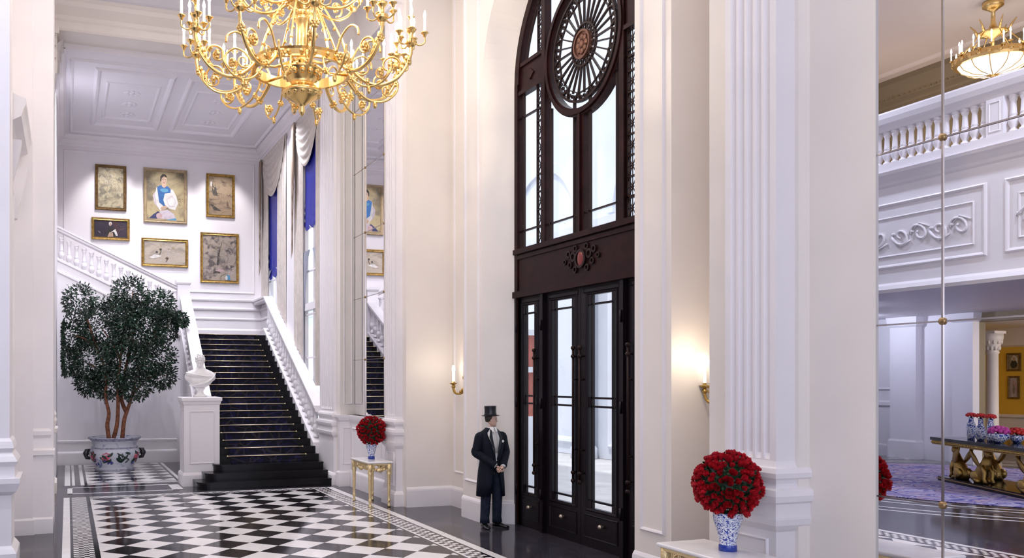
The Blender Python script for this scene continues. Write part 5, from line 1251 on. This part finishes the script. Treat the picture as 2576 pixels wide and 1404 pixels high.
# rug and centre table
rug = MB(); rug.lathe([(0.0, 0.0), (4.62, 0.0), (4.65, 0.006), (4.62, 0.012), (0.0, 0.012)], n=64); rug.xf(Matrix.Diagonal((0.905, 1, 1, 1)))
rgm, N, L, p = new_mat('blue_lilac_rug_pile')
tc = N.new('ShaderNodeTexCoord'); nz = N.new('ShaderNodeTexNoise'); rp = N.new('ShaderNodeValToRGB'); nz.inputs['Scale'].default_value = 1.1; nz.inputs['Detail'].default_value = 5; nz.inputs['Distortion'].default_value = 2.2
L.new(tc.outputs['Object'], nz.inputs['Vector']); e = rp.color_ramp.elements
e[0].position = 0.36; e[0].color = (0.02, 0.03, 0.24, 1); e[1].position = 0.45; e[1].color = (0.50, 0.44, 0.56, 1)
for ps, c in ((0.52, (0.06, 0.06, 0.32)), (0.58, (0.48, 0.34, 0.38)), (0.66, (0.30, 0.28, 0.52))):
    q = e.new(ps); q.color = (*c, 1)
L.new(nz.outputs['Fac'], rp.inputs['Fac']); L.new(rp.outputs['Color'], p.inputs['Base Color']); p.inputs['Roughness'].default_value = 0.95
o = rug.build('rug', [rgm], None, (-7.72, 14.2, 0.001)); tag(o, 'large round blue and lilac rug under the gilt centre table, seen in the near mirror', 'rug')
rzt = atan2(-0.896, 0.445)
def tp(s, dep, z): return (-7.07+0.445*s-0.896*dep, 14.95-0.896*s-0.445*dep, z)
ct = thing('centre_table', 'long black and gilt centre table on sculpted figure supports, standing on the round rug', 'table', (0, 0, 0.013))
MT = Matrix.Translation((-7.07, 14.95, 0)) @ Matrix.Rotation(rzt, 4, 'Z')      # local x along the front edge, -y... depth
LT, DT = 4.0, 1.3
def loc_box(mb, x0, x1, d0, d1, z0, z1, mi=0):
    k = len(mb.v); mb.box(x0, x1, -d1, -d0, z0, z1, mi); return mb.xf(MT, k)
mb = MB(); loc_box(mb, 0, LT, 0, DT, 0.93, 1.0); mb.build('table_top', [MARB_K], ct)
mb = MB(); loc_box(mb, 0.03, LT-0.03, 0.03, DT-0.03, 0.84, 0.93)
for k in range(60): 
    q = len(mb.v); mb.ball((0.06+k*0.066, -0.025, 0.885), 0.03, 7, 5); mb.xf(MT, q)
mb.build('frieze', [GOLDD], ct)
mb = MB(); loc_box(mb, 0.15, LT-0.15, 0.10, DT-0.1, 0.0, 0.10); loc_box(mb, 0.13, LT-0.13, 0.08, DT-0.08, 0.055, 0.075, 1); mb.build('plinth', [MARB_K, GOLDD], ct)
def beast(s, dep, name, flip=1):
    mb = MB()                                                    # seated winged figure: haunch, chest, head, wing, forelegs
    mb.tube([(0.05, 0, 0.10), (0.02, 0, 0.22), (-0.06, 0, 0.38), (-0.16, 0, 0.52), (-0.22, 0, 0.66)], [0.13, 0.15, 0.13, 0.10, 0.07], 10)
    mb.ball((-0.25, 0, 0.74), 0.085, 12, 8, 0, (1.1, 0.85, 1.1)); mb.ball((-0.33, 0, 0.72), 0.04, 8, 6)
    for e in (-1, 1):
        mb.tube([(-0.18, e*0.07, 0.48), (-0.26, e*0.08, 0.34), (-0.24, e*0.08, 0.20), (-0.28, e*0.08, 0.12)], [0.05, 0.04, 0.035, 0.045], 8)
        mb.ball((0.06, e*0.10, 0.24), 0.12, 10, 7, 0, (1.2, 0.7, 1)); mb.tube([(0.05, e*0.12, 0.18), (-0.12, e*0.12, 0.13)], [0.05, 0.04], 8)
        mb.rings([[(x, e*(y+t_), z) for x, y, z, t_ in ((a-c_, b, h, -0.012), (a+c_, b, h+0.02, -0.012), (a+c_, b, h+0.02, 0.012), (a-c_, b, h, 0.012))] for a, b, h, c_ in ((-0.10, 0.09, 0.42, 0.05), (-0.02, 0.125, 0.54, 0.10), (0.06, 0.14, 0.66, 0.10), (0.14, 0.14, 0.76, 0.05), (0.18, 0.13, 0.82, 0.01))], 0, True)
    mb.lathe([(0.0, 0.80), (0.07, 0.80), (0.09, 0.84), (0.0, 0.84)], (-0.24, 0, 0), 10)
    k = Matrix.Translation((s, -dep, 0.0)) @ Matrix.Scale(flip, 4, (1, 0, 0))
    mb.xf(MT @ k); mb.build(name, [GOLDD], ct)
beast(0.75, 0.30, 'figure_support'); beast(0.75, 1.0, 'figure_support'); beast(1.45, 0.35, 'figure_support', -1); beast(3.2, 0.30, 'figure_support', -1)
VP = [(0.0, 0), (0.085, 0), (0.095, 0.02), (0.11, 0.10), (0.112, 0.26), (0.10, 0.33), (0.06, 0.37), (0.055, 0.42), (0.075, 0.45), (0.065, 0.45), (0.05, 0.42), (0.0, 0.40)]
VP = [(r*0.78, z*1.08) for r, z in VP]
VP2 = [(0.0, 0), (0.08, 0), (0.12, 0.05), (0.14, 0.13), (0.12, 0.22), (0.07, 0.32), (0.05, 0.38), (0.07, 0.45), (0.06, 0.45), (0.0, 0.42)]
VP2 = [(r*0.80, z*1.08) for r, z in VP2]
VP3 = [(0.0, 0), (0.075, 0), (0.085, 0.05), (0.09, 0.28), (0.075, 0.33), (0.05, 0.38), (0.065, 0.45), (0.055, 0.45), (0.0, 0.42)]
VP3 = [(r*0.80, z*1.08) for r, z in VP3]
def posy(label, loc, r, n, m, seed, sq=0.55):
    t = thing('flower_posy', label, 'flowers', loc, 0, 'posies on the centre table'); mb = MB(); rnd = random.Random(seed)
    for i in range(n):
        z = 1-1.3*(i+0.5)/n; a = i*2.39996; q = sqrt(max(0, 1-z*z))
        mb.ball((r*q*cos(a), r*q*sin(a), r*z*sq), r*0.30, 7, 5)
    mb.build('bloom', [m], t); MB().tube([(0, 0, -0.02), (0, 0, -r*0.3), (0, 0, -0.10)], 0.02, 6).build('stem', [LEAFR], t)
REDF = mat('scarlet_petals', (0.60, 0.025, 0.02), 0.5, noise=0.3, nscale=20); PINKF = mat('magenta_petals', (0.60, 0.06, 0.34), 0.5, noise=0.3, nscale=20)
for k, (s, dp, pr, lab) in enumerate(((0.85, 0.45, VP, 'cylindrical blue and white vase, nearest the corner of the centre table'), (1.22, 0.45, VP2, 'pear-shaped blue and white vase, second along the centre table'), (1.60, 0.45, VP3, 'slim blue and white vase, third along the centre table'))):
    p = tp(s, dp, 1.014); o = MB().lathe(pr, n=24).build('vase', [PORCS], None, p); tag(o, lab, 'vase', 'vases on the centre table')
    posy(('scarlet flower posy in the cylindrical vase', 'scarlet flower posy in the pear-shaped vase', 'scarlet flower posy in the slim vase')[k]+' on the centre table', (p[0], p[1], 1.014+0.53), 0.088, 24, REDF, k)
p = tp(1.95, 0.42, 1.014); o = MB().lathe([(0.0, 0), (0.08, 0), (0.10, 0.02), (0.17, 0.08), (0.19, 0.15), (0.17, 0.20), (0.16, 0.20), (0.16, 0.15), (0.0, 0.06)], n=28).build('bowl', [PORCS], None, p); tag(o, 'squat blue and white bowl with magenta flowers on the centre table', 'bowl')
posy('magenta flower posy in the squat bowl on the centre table', (p[0], p[1], 1.014+0.24), 0.16, 26, PINKF, 7)
p = tp(1.9, 0.8, 1.014); o = MB().lathe([(0.0, 0), (0.07, 0), (0.12, 0.08), (0.13, 0.16), (0.12, 0.16), (0.0, 0.06)], n=24).build('bowl', [PORCS], None, p); tag(o, 'small bowl of scarlet flowers behind the magenta bowl on the centre table', 'bowl')
posy('scarlet flower posy in the small bowl on the centre table', (p[0], p[1], 1.014+0.22), 0.14, 24, REDF, 8)
# yellow room beyond
YEL = mat('mustard_wall_paint', (0.80, 0.50, 0.06), 0.6)
yr = MB(); yr.box(-17.3, -17.0, 12, 23, 0, 4.3); yr.box(-17.0, -12.3, 20.6, 20.9, 0, 4.3); struct(yr.build('wall_yellow', [YEL]))
yr = MB(); yr.box(-17.3, -12.3, 12, 23, 4.0, 4.3); run_mould(yr, 'X+', -17.0, 12, 23, [(0.0, 3.4), (0.08, 3.45), (0.2, 3.7), (0.25, 3.85), (0.3, 4.0)]); yr.box(-17.0, -16.9, 12, 23, 0, 1.15); run_mould(yr, 'X+', -16.9, 12, 23, [(0.0, 1.1), (0.06, 1.13), (0.06, 1.2), (0.0, 1.22)])
struct(yr.build('ceiling', [WHITE]))
cl = MB(); cl.lathe([(0.24, 0), (0.24, 0.3), (0.17, 0.4), (0.155, 3.1), (0.19, 3.14), (0.16, 3.2), (0.26, 3.5), (0.28, 3.55), (0.28, 3.7), (0.0, 3.7)], (-14.0, 18.42, 0), 24)
cl.box(-14.24, -13.76, 18.18, 18.66, 3.7, 3.78)
for row, (rr, zz) in enumerate(((0.18, 3.28), (0.23, 3.46))):
    for q in range(12): cl.ball((-14+rr*cos(q*pi/6+row*0.26), 18.42+rr*sin(q*pi/6+row*0.26), zz), 0.05, 7, 5, 0, (0.8, 0.8, 1.7))
struct(cl.build('column', [CREAM]))
def small_pic(label, y0, y1, z0, z1, shp):
    t = thing('painting', label, 'painting', (-17.0, (y0+y1)/2, z0)); h = z1-z0; w = (y1-y0)/2
    mb = MB(); mb.rings([[(n, -w+o, o), (n, w-o, o), (n, w-o, h-o), (n, -w+o, h-o)] for o, n in ((0, 0), (0, 0.04), (0.03, 0.05), (0.06, 0.03), (0.06, 0.0))], 0, False, cap0=False, cap1=False); mb.build('frame', [F_DK], t)
    c = MB(); c.box(0.0, 0.015, -w+0.05, w-0.05, 0.05, h-0.05, 0)
    for k, (m_, poly) in enumerate(shp): c.add([(0.0155+0.0004*k, -w+0.05+(2*w-0.1)*u, 0.05+(h-0.1)*v) for u, v in poly], [tuple(range(len(poly)))], k+1)
    c.build('canvas', [OCH if shp[0][0] is WHT else LILAC]+[m_ for m_, _ in shp], t)
small_pic('small dark framed portrait, upper of two on the mustard wall', 19.62, 20.06, 2.62, 3.2, [(WHT, blob(0.45, 0.55, 0.3, 0.4, 14, 1)), (INK, blob(0.5, 0.35, 0.3, 0.3, 14, 2)), (SKIN, blob(0.5, 0.7, 0.14, 0.15, 14, 3))])
small_pic('small framed pale drawing, lower of two on the mustard wall', 19.66, 20.02, 1.72, 2.46, [(PINKP, blob(0.5, 0.5, 0.3, 0.35, 14, 1)), (GRYP, blob(0.5, 0.4, 0.15, 0.25, 14, 2))])
ac = thing('armchair', 'grey upholstered armchair in front of the mustard wall', 'chair', (-15.6, 18.2, 0))
UPH = mat('grey_upholstery', (0.20, 0.17, 0.16), 0.8)
mb = MB(); mb.rloft(-0.35, 0.35, -0.35, 0.35, [(-0.02, 0.32), (0.0, 0.34), (0.0, 0.46), (-0.03, 0.5)]); mb.build('seat', [UPH], ac)
mb = MB(); mb.grid(lambda u, v: (-0.32-0.12*v, -0.34+0.68*u, 0.46+0.62*v), 6, 6); mb.grid(lambda u, v: (-0.42-0.12*v, -0.34+0.68*u, 0.46+0.62*v), 6, 6); mb.rings([[(-0.32, -0.34, .46), (-0.42, -0.34, .46), (-0.42, .34, .46), (-0.32, .34, .46)], [(-0.44, -0.34, 1.08), (-0.54, -0.34, 1.08), (-0.54, .34, 1.08), (-0.44, .34, 1.08)]], 0, False); mb.build('backrest', [UPH], ac)
for s in (-1, 1):
    MB().tube([(-0.36, s*0.34, 0.66), (0.1, s*0.36, 0.68), (0.30, s*0.36, 0.64), (0.32, s*0.35, 0.42)], 0.03, 8).build('armrest', [WOOD], ac)
    for x in (-0.3, 0.3): MB().tube([(x, s*0.31, 0), (x, s*0.31, 0.34)], [0.018, 0.028], 8).build('leg', [WOOD], ac)

# lounge chandelier: candle ring over an alabaster bowl
c2 = thing('chandelier', 'gilt crown chandelier with a lit glass bowl above the balcony, seen in the near mirror', 'chandelier', (-9.14, 14.95, 9.75))
mb = MB(); mb.lathe([(0.02, 0.5), (0.03, 0.8), (0.10, 0.86), (0.30, 0.92), (0.32, 0.97), (0.24, 1.0), (0.10, 1.05), (0.05, 1.2), (0.04, 1.45), (0.12, 1.52), (0.22, 1.58), (0.22, 1.71)], n=20)
for q in range(6):
    t = 2*pi*q/6; mb.tube([(0.30*cos(t), 0.30*sin(t), 0.95), (0.36*cos(t), 0.36*sin(t), 1.08), (0.46*cos(t), 0.46*sin(t), 1.22)], [0.03, 0.025, 0.01], 6)
mb.build('stem', [GOLD], c2)
mb = MB(); mb.rings([[(r*cos(2*pi*j/40), r*sin(2*pi*j/40), z) for r, z in ((0.72, 0.22), (0.80, 0.22), (0.82, 0.28), (0.80, 0.40), (0.72, 0.40))] for j in range(41)], 0, False, cap0=False, cap1=False)
for q in range(24):
    t = 2*pi*q/24; mb.ball((0.80*cos(t), 0.80*sin(t), 0.31), 0.06, 7, 5)
    if q % 4 == 0: mb.tube([(0.74*cos(t), 0.74*sin(t), 0.38), (0.30*cos(t), 0.30*sin(t), 0.94)], 0.012, 6)
mb.build('hoop', [GOLD], c2)
ALAB = mat('lit_glass_bowl', (0.9, 0.9, 0.9), 0.3, emit=(0.95, 0.97, 1.0), es=1.6)
mb = MB(); mb.lathe([(0.72, 0.24), (0.62, 0.10), (0.42, 0.0), (0.2, -0.05), (0.05, -0.06)], n=32, cap=True); bowl = mb.build('glass_bowl', [ALAB], c2)
mb = MB()
for q in range(12):
    t = 2*pi*q/12; mb.tube([(0.73*cos(t), 0.73*sin(t), 0.235), (0.63*cos(t), 0.63*sin(t), 0.09), (0.43*cos(t), 0.43*sin(t), -0.01), (0.05*cos(t), 0.05*sin(t), -0.07)], 0.012, 5)
mb.ball((0, 0, -0.1), 0.06, 8, 6); mb.build('rib', [GOLD], bowl)
for q in range(22):
    t = 2*pi*q/22; b_ = MB(); r = 0.84 if q % 2 else 0.66; z = 0.40 if q % 2 else 0.52
    b_.tube([(0.76*cos(t), 0.76*sin(t), 0.3), (r*cos(t), r*sin(t), z)], 0.014, 6); b_.lathe([(0.0, -0.02), (0.05, 0.0), (0.05, 0.015), (0.0, 0.015)], (r*cos(t), r*sin(t), z), 10)
    b_.build('candle_cup', [GOLD], c2); cdl = put('candle', cand_me, c2, (r*cos(t), r*sin(t), z+0.01), sc=(1.3, 1.3, 1.7)); put('bulb', bulb_me, cdl)
point('lounge_chandelier_glow', (-9.14, 14.95, 10.5), 40, WARM, 0.02)

# ------------------------------------------------------------------ the doorman
man = thing('person', 'doorman in dark tailcoat and black top hat, hands folded, beside the dark doors', 'person', (6.36, 12.42, 0.0), 0.10); man.scale = (1.03, 1.03, 1.03)
PSK = mat('skin', (0.62, 0.40, 0.31), 0.5); COAT = mat('navy_wool', (0.004, 0.006, 0.014), 0.75, noise=0.25, nscale=20, spec=0.2); TROU = mat('charcoal_trouser_cloth', (0.014, 0.019, 0.036), 0.7, noise=0.3, nscale=16, spec=0.2)
SHOE = mat('black_polished_leather', (0.008, 0.008, 0.01), 0.18); SHIRT = mat('white_shirt_cloth', (0.82, 0.80, 0.80), 0.6); TIE = mat('silver_silk_tie', (0.55, 0.52, 0.50), 0.35); HATM = mat('black_silk_hat', (0.006, 0.006, 0.012), 0.3); HAIR = mat('dark_brown_hair', (0.02, 0.012, 0.009), 0.6)
def skin_mesh(nodes, edges, rad, root):
    me = bpy.data.meshes.new('body'); me.from_pydata(nodes, edges, []); ob = bpy.data.objects.new('tmp_body', me); COL.objects.link(ob)
    md_ = ob.modifiers.new('Skin', 'SKIN'); md_.use_smooth_shade = True
    for i, v in enumerate(me.skin_vertices[0].data):
        r = rad[i]; v.radius = r if isinstance(r, tuple) else (r, r); v.use_root = (i == root)
    sb = ob.modifiers.new('Sub', 'SUBSURF'); sb.levels = 1; sb.render_levels = 1
    dg = bpy.context.evaluated_depsgraph_get(); e = ob.evaluated_get(dg); m2 = e.to_mesh()
    vs = [tuple(v.co) for v in m2.vertices]; fs = [tuple(p.vertices) for p in m2.polygons]
    e.to_mesh_clear(); bpy.data.objects.remove(ob); bpy.data.meshes.remove(me)
    return vs, fs
# image-left arm is the right arm (-X). wrists meet in front of the body; left hand lies over the right
SHZ = 1.42
RA = [(-0.195, 0.01, SHZ), (-0.265, 0.02, 1.16), (-0.045, -0.205, 0.965)]
LA = [(0.195, 0.01, SHZ), (0.262, 0.0, 1.16), (0.075, -0.215, 0.955)]
nodes = [(0, 0, 0.95), (0, 0.0, 1.10), (0, 0.0, 1.28), (0, 0.01, 1.42), (0, 0.0, 1.52), (0, -0.01, 1.58)]
rad = [(0.12, 0.08), (0.115, 0.08), (0.14, 0.10), (0.105, 0.075), 0.052, 0.050]
edges = [(0, 1), (1, 2), (2, 3), (3, 4), (4, 5)]
def add(p, r, par):
    nodes.append(p); rad.append(r); edges.append((par, len(nodes)-1)); return len(nodes)-1
for s, A in ((-1, RA), (1, LA)):
    i = add(A[0], 0.046, 3); i = add(tuple((Vector(A[0])+Vector(A[1]))/2), 0.048, i); i = add(A[1], 0.042, i); i = add(tuple((Vector(A[1])+Vector(A[2]))/2), 0.037, i); i = add(A[2], 0.027, i)
    lx = 0.095 if s < 0 else 0.10
    i = add((s*lx, 0.0, 0.86), 0.07, 0); i = add((s*lx*1.05, -0.01, 0.50), 0.058, i); i = add((s*lx*1.1, 0.01, 0.30), 0.050, i); i = add((s*lx*1.15, 0.012, 0.09), 0.030, i); i = add((s*0.122, -0.04, 0.045), 0.020, i)
vs, fs = skin_mesh(nodes, edges, rad, 0)
body = MB(); body.add(vs, fs, 0, True)
def hand(wrist, d, palm_n, side):
    """palm, five curled fingers of unequal length and a thumb leaving the side of the palm; d points from wrist along the palm"""
    w = Vector(wrist); d = Vector(d).normalized(); n_ = Vector(palm_n).normalized(); s = d.cross(n_).normalized()*side
    nd = [w, w+d*0.045, w+d*0.075]; rd = [(0.024, 0.019), (0.036, 0.016), (0.038, 0.015)]; ed = [(0, 1), (1, 2)]
    v1, f1 = skin_mesh([tuple(x) for x in nd], ed, rd, 0); body.add(v1, f1, 0, True)
    for k, (off, ln) in enumerate(((0.029, 0.072), (0.010, 0.080), (-0.010, 0.075), (-0.028, 0.058))):
        b0 = w+d*0.078+s*off; p1 = b0+d*ln*0.40+n_*ln*0.10; p2 = p1+d*ln*0.22+n_*ln*0.26; p3 = p2+d*ln*0.04+n_*ln*0.26
        body.tube([b0-d*0.01, b0, p1, p2, p3, p3+n_*0.004], [0.0095, 0.0098, 0.0092, 0.0085, 0.0075, 0.003], 8)
    t0 = w+d*0.022+s*0.030; body.tube([t0-s*0.008, t0+s*0.012+d*0.012, t0+s*0.022+d*0.038+n_*0.012, t0+s*0.012+d*0.062+n_*0.020, t0+s*0.010+d*0.068+n_*0.021], [0.013, 0.014, 0.012, 0.010, 0.004], 8)
hand(RA[2], (0.75, -0.18, -0.30), (0.1, 0.9, -0.2), -1)
hand(LA[2], (-0.72, -0.24, -0.34), (0.15, 0.85, -0.25), 1)
HM = Matrix.Translation((0.0, -0.005, 1.555)) @ Matrix.Rotation(0.95, 4, 'Z') @ Matrix.Rotation(0.04, 4, 'X') @ Matrix.Scale(0.225, 4)
k0 = len(body.v); body.rings(head_rings(), 0, True)
for sx in (-1, 1): body.ball((sx*0.315, 0.02, 0.43), 0.07, 8, 6, 0, (0.4, 0.8, 1.3))
body.xf(HM, k0); body.build('body', [PSK], man)
eye = MB()
for sx in (-1, 1): eye.ball((sx*0.115, -0.292, 0.485), 0.032, 8, 6, 0, (1.2, 0.6, 0.6)); eye.tube([(sx*0.05, -0.335, 0.56), (sx*0.12, -0.335, 0.575), (sx*0.19, -0.295, 0.555)], 0.012, 5)
eye.tube([(-0.08, -0.325, 0.212), (0, -0.345, 0.212), (0.08, -0.325, 0.212)], 0.010, 5); eye.xf(HM); eye.build('face_detail', [mat('eye_brow_and_lip', (0.10, 0.035, 0.03), 0.5)], man)
hr = MB(); rs = []
for z, f, b, w in ((0.30, -0.22, 0.40, 0.24), (0.40, -0.02, 0.44, 0.32), (0.55, -0.02, 0.475, 0.345), (0.70, 0.10, 0.49, 0.35), (0.84, 0.30, 0.42, 0.31), (0.95, 0.24, 0.32, 0.22), (1.01, 0.05, 0.1, 0.06)):
    rs.append([(w*sin(2*pi*j/24), (-(f+0.03)*cos(2*pi*j/24) if cos(2*pi*j/24) > 0 else -b*cos(2*pi*j/24)), z) for j in range(24)])
hr.rings(rs, 0, True); hr.xf(HM); hr.build('hair', [HAIR], man)
ht = MB(); oval = lambda r, z: [(r*0.93*sin(2*pi*j/32), -r*1.15*cos(2*pi*j/32)+0.05, z+0.05*(r > 0.4)*sin(2*pi*j/32)**2) for j in range(32)]
ht.rings([oval(0.33, 0.70), oval(0.36, 0.70), oval(0.52, 0.73), oval(0.545, 0.745), oval(0.54, 0.76), oval(0.37, 0.74), oval(0.355, 0.80), oval(0.345, 1.1), oval(0.36, 1.38), oval(0.365, 1.40), oval(0.30, 1.42)], 0, True)
ht.xf(HM @ Matrix.Rotation(-0.06, 4, 'X')); hat = ht.build('top_hat', [HATM], man)
hb = MB(); hb.rings([oval(0.372, 0.75), oval(0.362, 0.87)], 0, True, cap0=False, cap1=False); hb.xf(HM @ Matrix.Rotation(-0.06, 4, 'X')); hb.build('hat_band', [mat('black_grosgrain', (0.004, 0.004, 0.006), 0.6)], hat)
# coat: shaped shell, open over the shirt, with skirts to the knee
co = MB(); CR = [(0.49, 0.225, 0.185, 0.02), (0.70, 0.215, 0.175, 0.015), (0.88, 0.20, 0.16, 0.01), (1.00, 0.182, 0.145, 0.005), (1.08, 0.172, 0.136, 0.0), (1.18, 0.182, 0.14, 0.0), (1.30, 0.205, 0.148, 0.0), (1.38, 0.212, 0.138, 0.01), (1.43, 0.206, 0.118, 0.015), (1.465, 0.178, 0.100, 0.02), (1.495, 0.122, 0.08, 0.02), (1.53, 0.085, 0.07, 0.01)]
def vhalf(z):                                                    # half angle of the front opening
    if z < 1.04: return 0.08+0.42*(1.04-z)/0.55 if z < 0.95 else 0.03
    return 0.03+0.62*min(1, (z-1.04)/0.42)
rs = []
for z, w, d, dy in CR:
    h = vhalf(z); rs.append([(w*sin(h+(2*pi-2*h)*j/30), dy-d*cos(h+(2*pi-2*h)*j/30), z) for j in range(31)])
co.rings(rs, 0, True, closed=False, cap0=False, cap1=False)
for s, A in ((-1, RA), (1, LA)):
    a, b, c = [Vector(q) for q in A]
    e = c-(c-b).normalized()*0.015
    co.curve([a+Vector((-s*0.05, 0, 0.0)), a+Vector((s*0.005, 0, -0.02)), a+(b-a)*0.35, a+(b-a)*0.75, b, b+(e-b)*0.35, b+(e-b)*0.75, e], [0.045, 0.068, 0.066, 0.061, 0.060, 0.056, 0.049, 0.047], 14)
o_ = co.build('tailcoat', [COAT], man)
sm_ = o_.modifiers.new('Solid', 'SOLIDIFY'); sm_.thickness = 0.008; sm_.offset = 1
lp = MB()
for s in (-1, 1):                                                # lapels
    lp.add([(s*0.012, -0.148, 1.05), (s*0.055, -0.160, 1.22), (s*0.10, -0.155, 1.34), (s*0.115, -0.135, 1.40), (s*0.07, -0.085, 1.52), (s*0.052, -0.10, 1.50), (s*0.062, -0.145, 1.38), (s*0.03, -0.155, 1.22)],
           [(0, 1, 7), (1, 2, 6, 7), (2, 3, 6), (3, 4, 5, 6)], 0)
lp = lp.build('lapel', [mat('navy_satin', (0.005, 0.007, 0.015), 0.4)], o_); lp.modifiers.new('Solid', 'SOLIDIFY').thickness = 0.006
MB().ball((0.0, -0.148, 1.045), 0.011, 10, 6).build('button', [mat('silver_button', (0.8, 0.8, 0.8), 0.25, 1.0)], o_)
bo = MB()
for q in range(6): bo.ball((0.115+0.012*cos(q), -0.150, 1.335+0.012*sin(q)), 0.011, 7, 5)
bo.build('boutonniere', [SHIRT], o_)
sh = MB(); rs = []
for z, w, d, dy in ((1.02, 0.165, 0.130, 0), (1.18, 0.17, 0.128, 0.0), (1.30, 0.19, 0.136, 0.0), (1.40, 0.195, 0.122, 0.01), (1.46, 0.16, 0.095, 0.02), (1.50, 0.075, 0.070, 0.005), (1.545, 0.066, 0.066, 0.0)):
    rs.append([(w*sin(-0.95+1.9*j/16), dy-d*cos(-0.95+1.9*j/16), z) for j in range(17)])
sh.rings(rs, 0, True, closed=False, cap0=False, cap1=False)
sh.rings([[(0.062*sin(2*pi*j/20), -0.004-0.064*cos(2*pi*j/20), z) for j in range(20)] for z in (1.495, 1.555)], 0, True, cap0=False, cap1=False)
for s in (-1, 1): sh.add([(s*0.005, -0.072, 1.545), (s*0.06, -0.045, 1.55), (s*0.058, -0.092, 1.49), (s*0.022, -0.105, 1.478)], [(0, 1, 2, 3)], 0)
s_ = sh.build('shirt', [SHIRT], man)
ti = MB(); ti.rings([[(x*w, y, z) for x in (-1, 0, 1)] for w, y, z in ((0.014, -0.088, 1.50), (0.020, -0.105, 1.478), (0.015, -0.108, 1.462), (0.026, -0.136, 1.38), (0.032, -0.147, 1.28), (0.030, -0.142, 1.16))], 0, True, closed=False, cap0=False, cap1=False)
t_ = ti.build('tie', [TIE], man); t_.modifiers.new('Solid', 'SOLIDIFY').thickness = 0.008
for s, A in ((-1, RA), (1, LA)):                                 # shirt cuffs
    b, c = Vector(A[1]), Vector(A[2]); u = (c-b).normalized(); MB().tube([c-u*0.04, c-u*0.002], [0.042, 0.040], 12).build('cuff', [SHIRT], s_)
tr_ = MB()
for s in (-1, 1):
    x = s*0.098
    pts = [(x*0.9, 0.0, 0.95), (x, 0.0, 0.80), (x*1.03, -0.005, 0.62), (x*1.05, -0.012, 0.50), (x*1.08, 0.0, 0.32), (x*1.12, 0.012, 0.16), (x*1.15, 0.005, 0.075)]
    tr_.tube(pts, [0.092, 0.094, 0.086, 0.080, 0.074, 0.070, 0.076], 14)
tr_.rings([E(0.15, 0.115, 0.86), E(0.160, 0.122, 0.93), E(0.152, 0.118, 1.0), E(0.142, 0.108, 1.06)], 0, True)
tr_.build('trousers', [TROU], man)
for s in (-1, 1):
    so = MB(); rs = []
    for t, w, h in ((-0.075, 0.02, 0.03), (-0.06, 0.036, 0.075), (0.0, 0.042, 0.095), (0.07, 0.046, 0.075), (0.13, 0.050, 0.052), (0.18, 0.042, 0.042), (0.205, 0.02, 0.03)):
        rs.append([(w*cos(2*pi*j/14), -t, max(0.004, h*0.5+h*0.5*sin(2*pi*j/14))) for j in range(14)])
    so.rings(rs, 0, True); so.xf(Matrix.Translation((s*0.115, 0.015, 0)) @ Matrix.Rotation(s*0.35+0.12, 4, 'Z')); so.build('shoe', [SHOE], man)
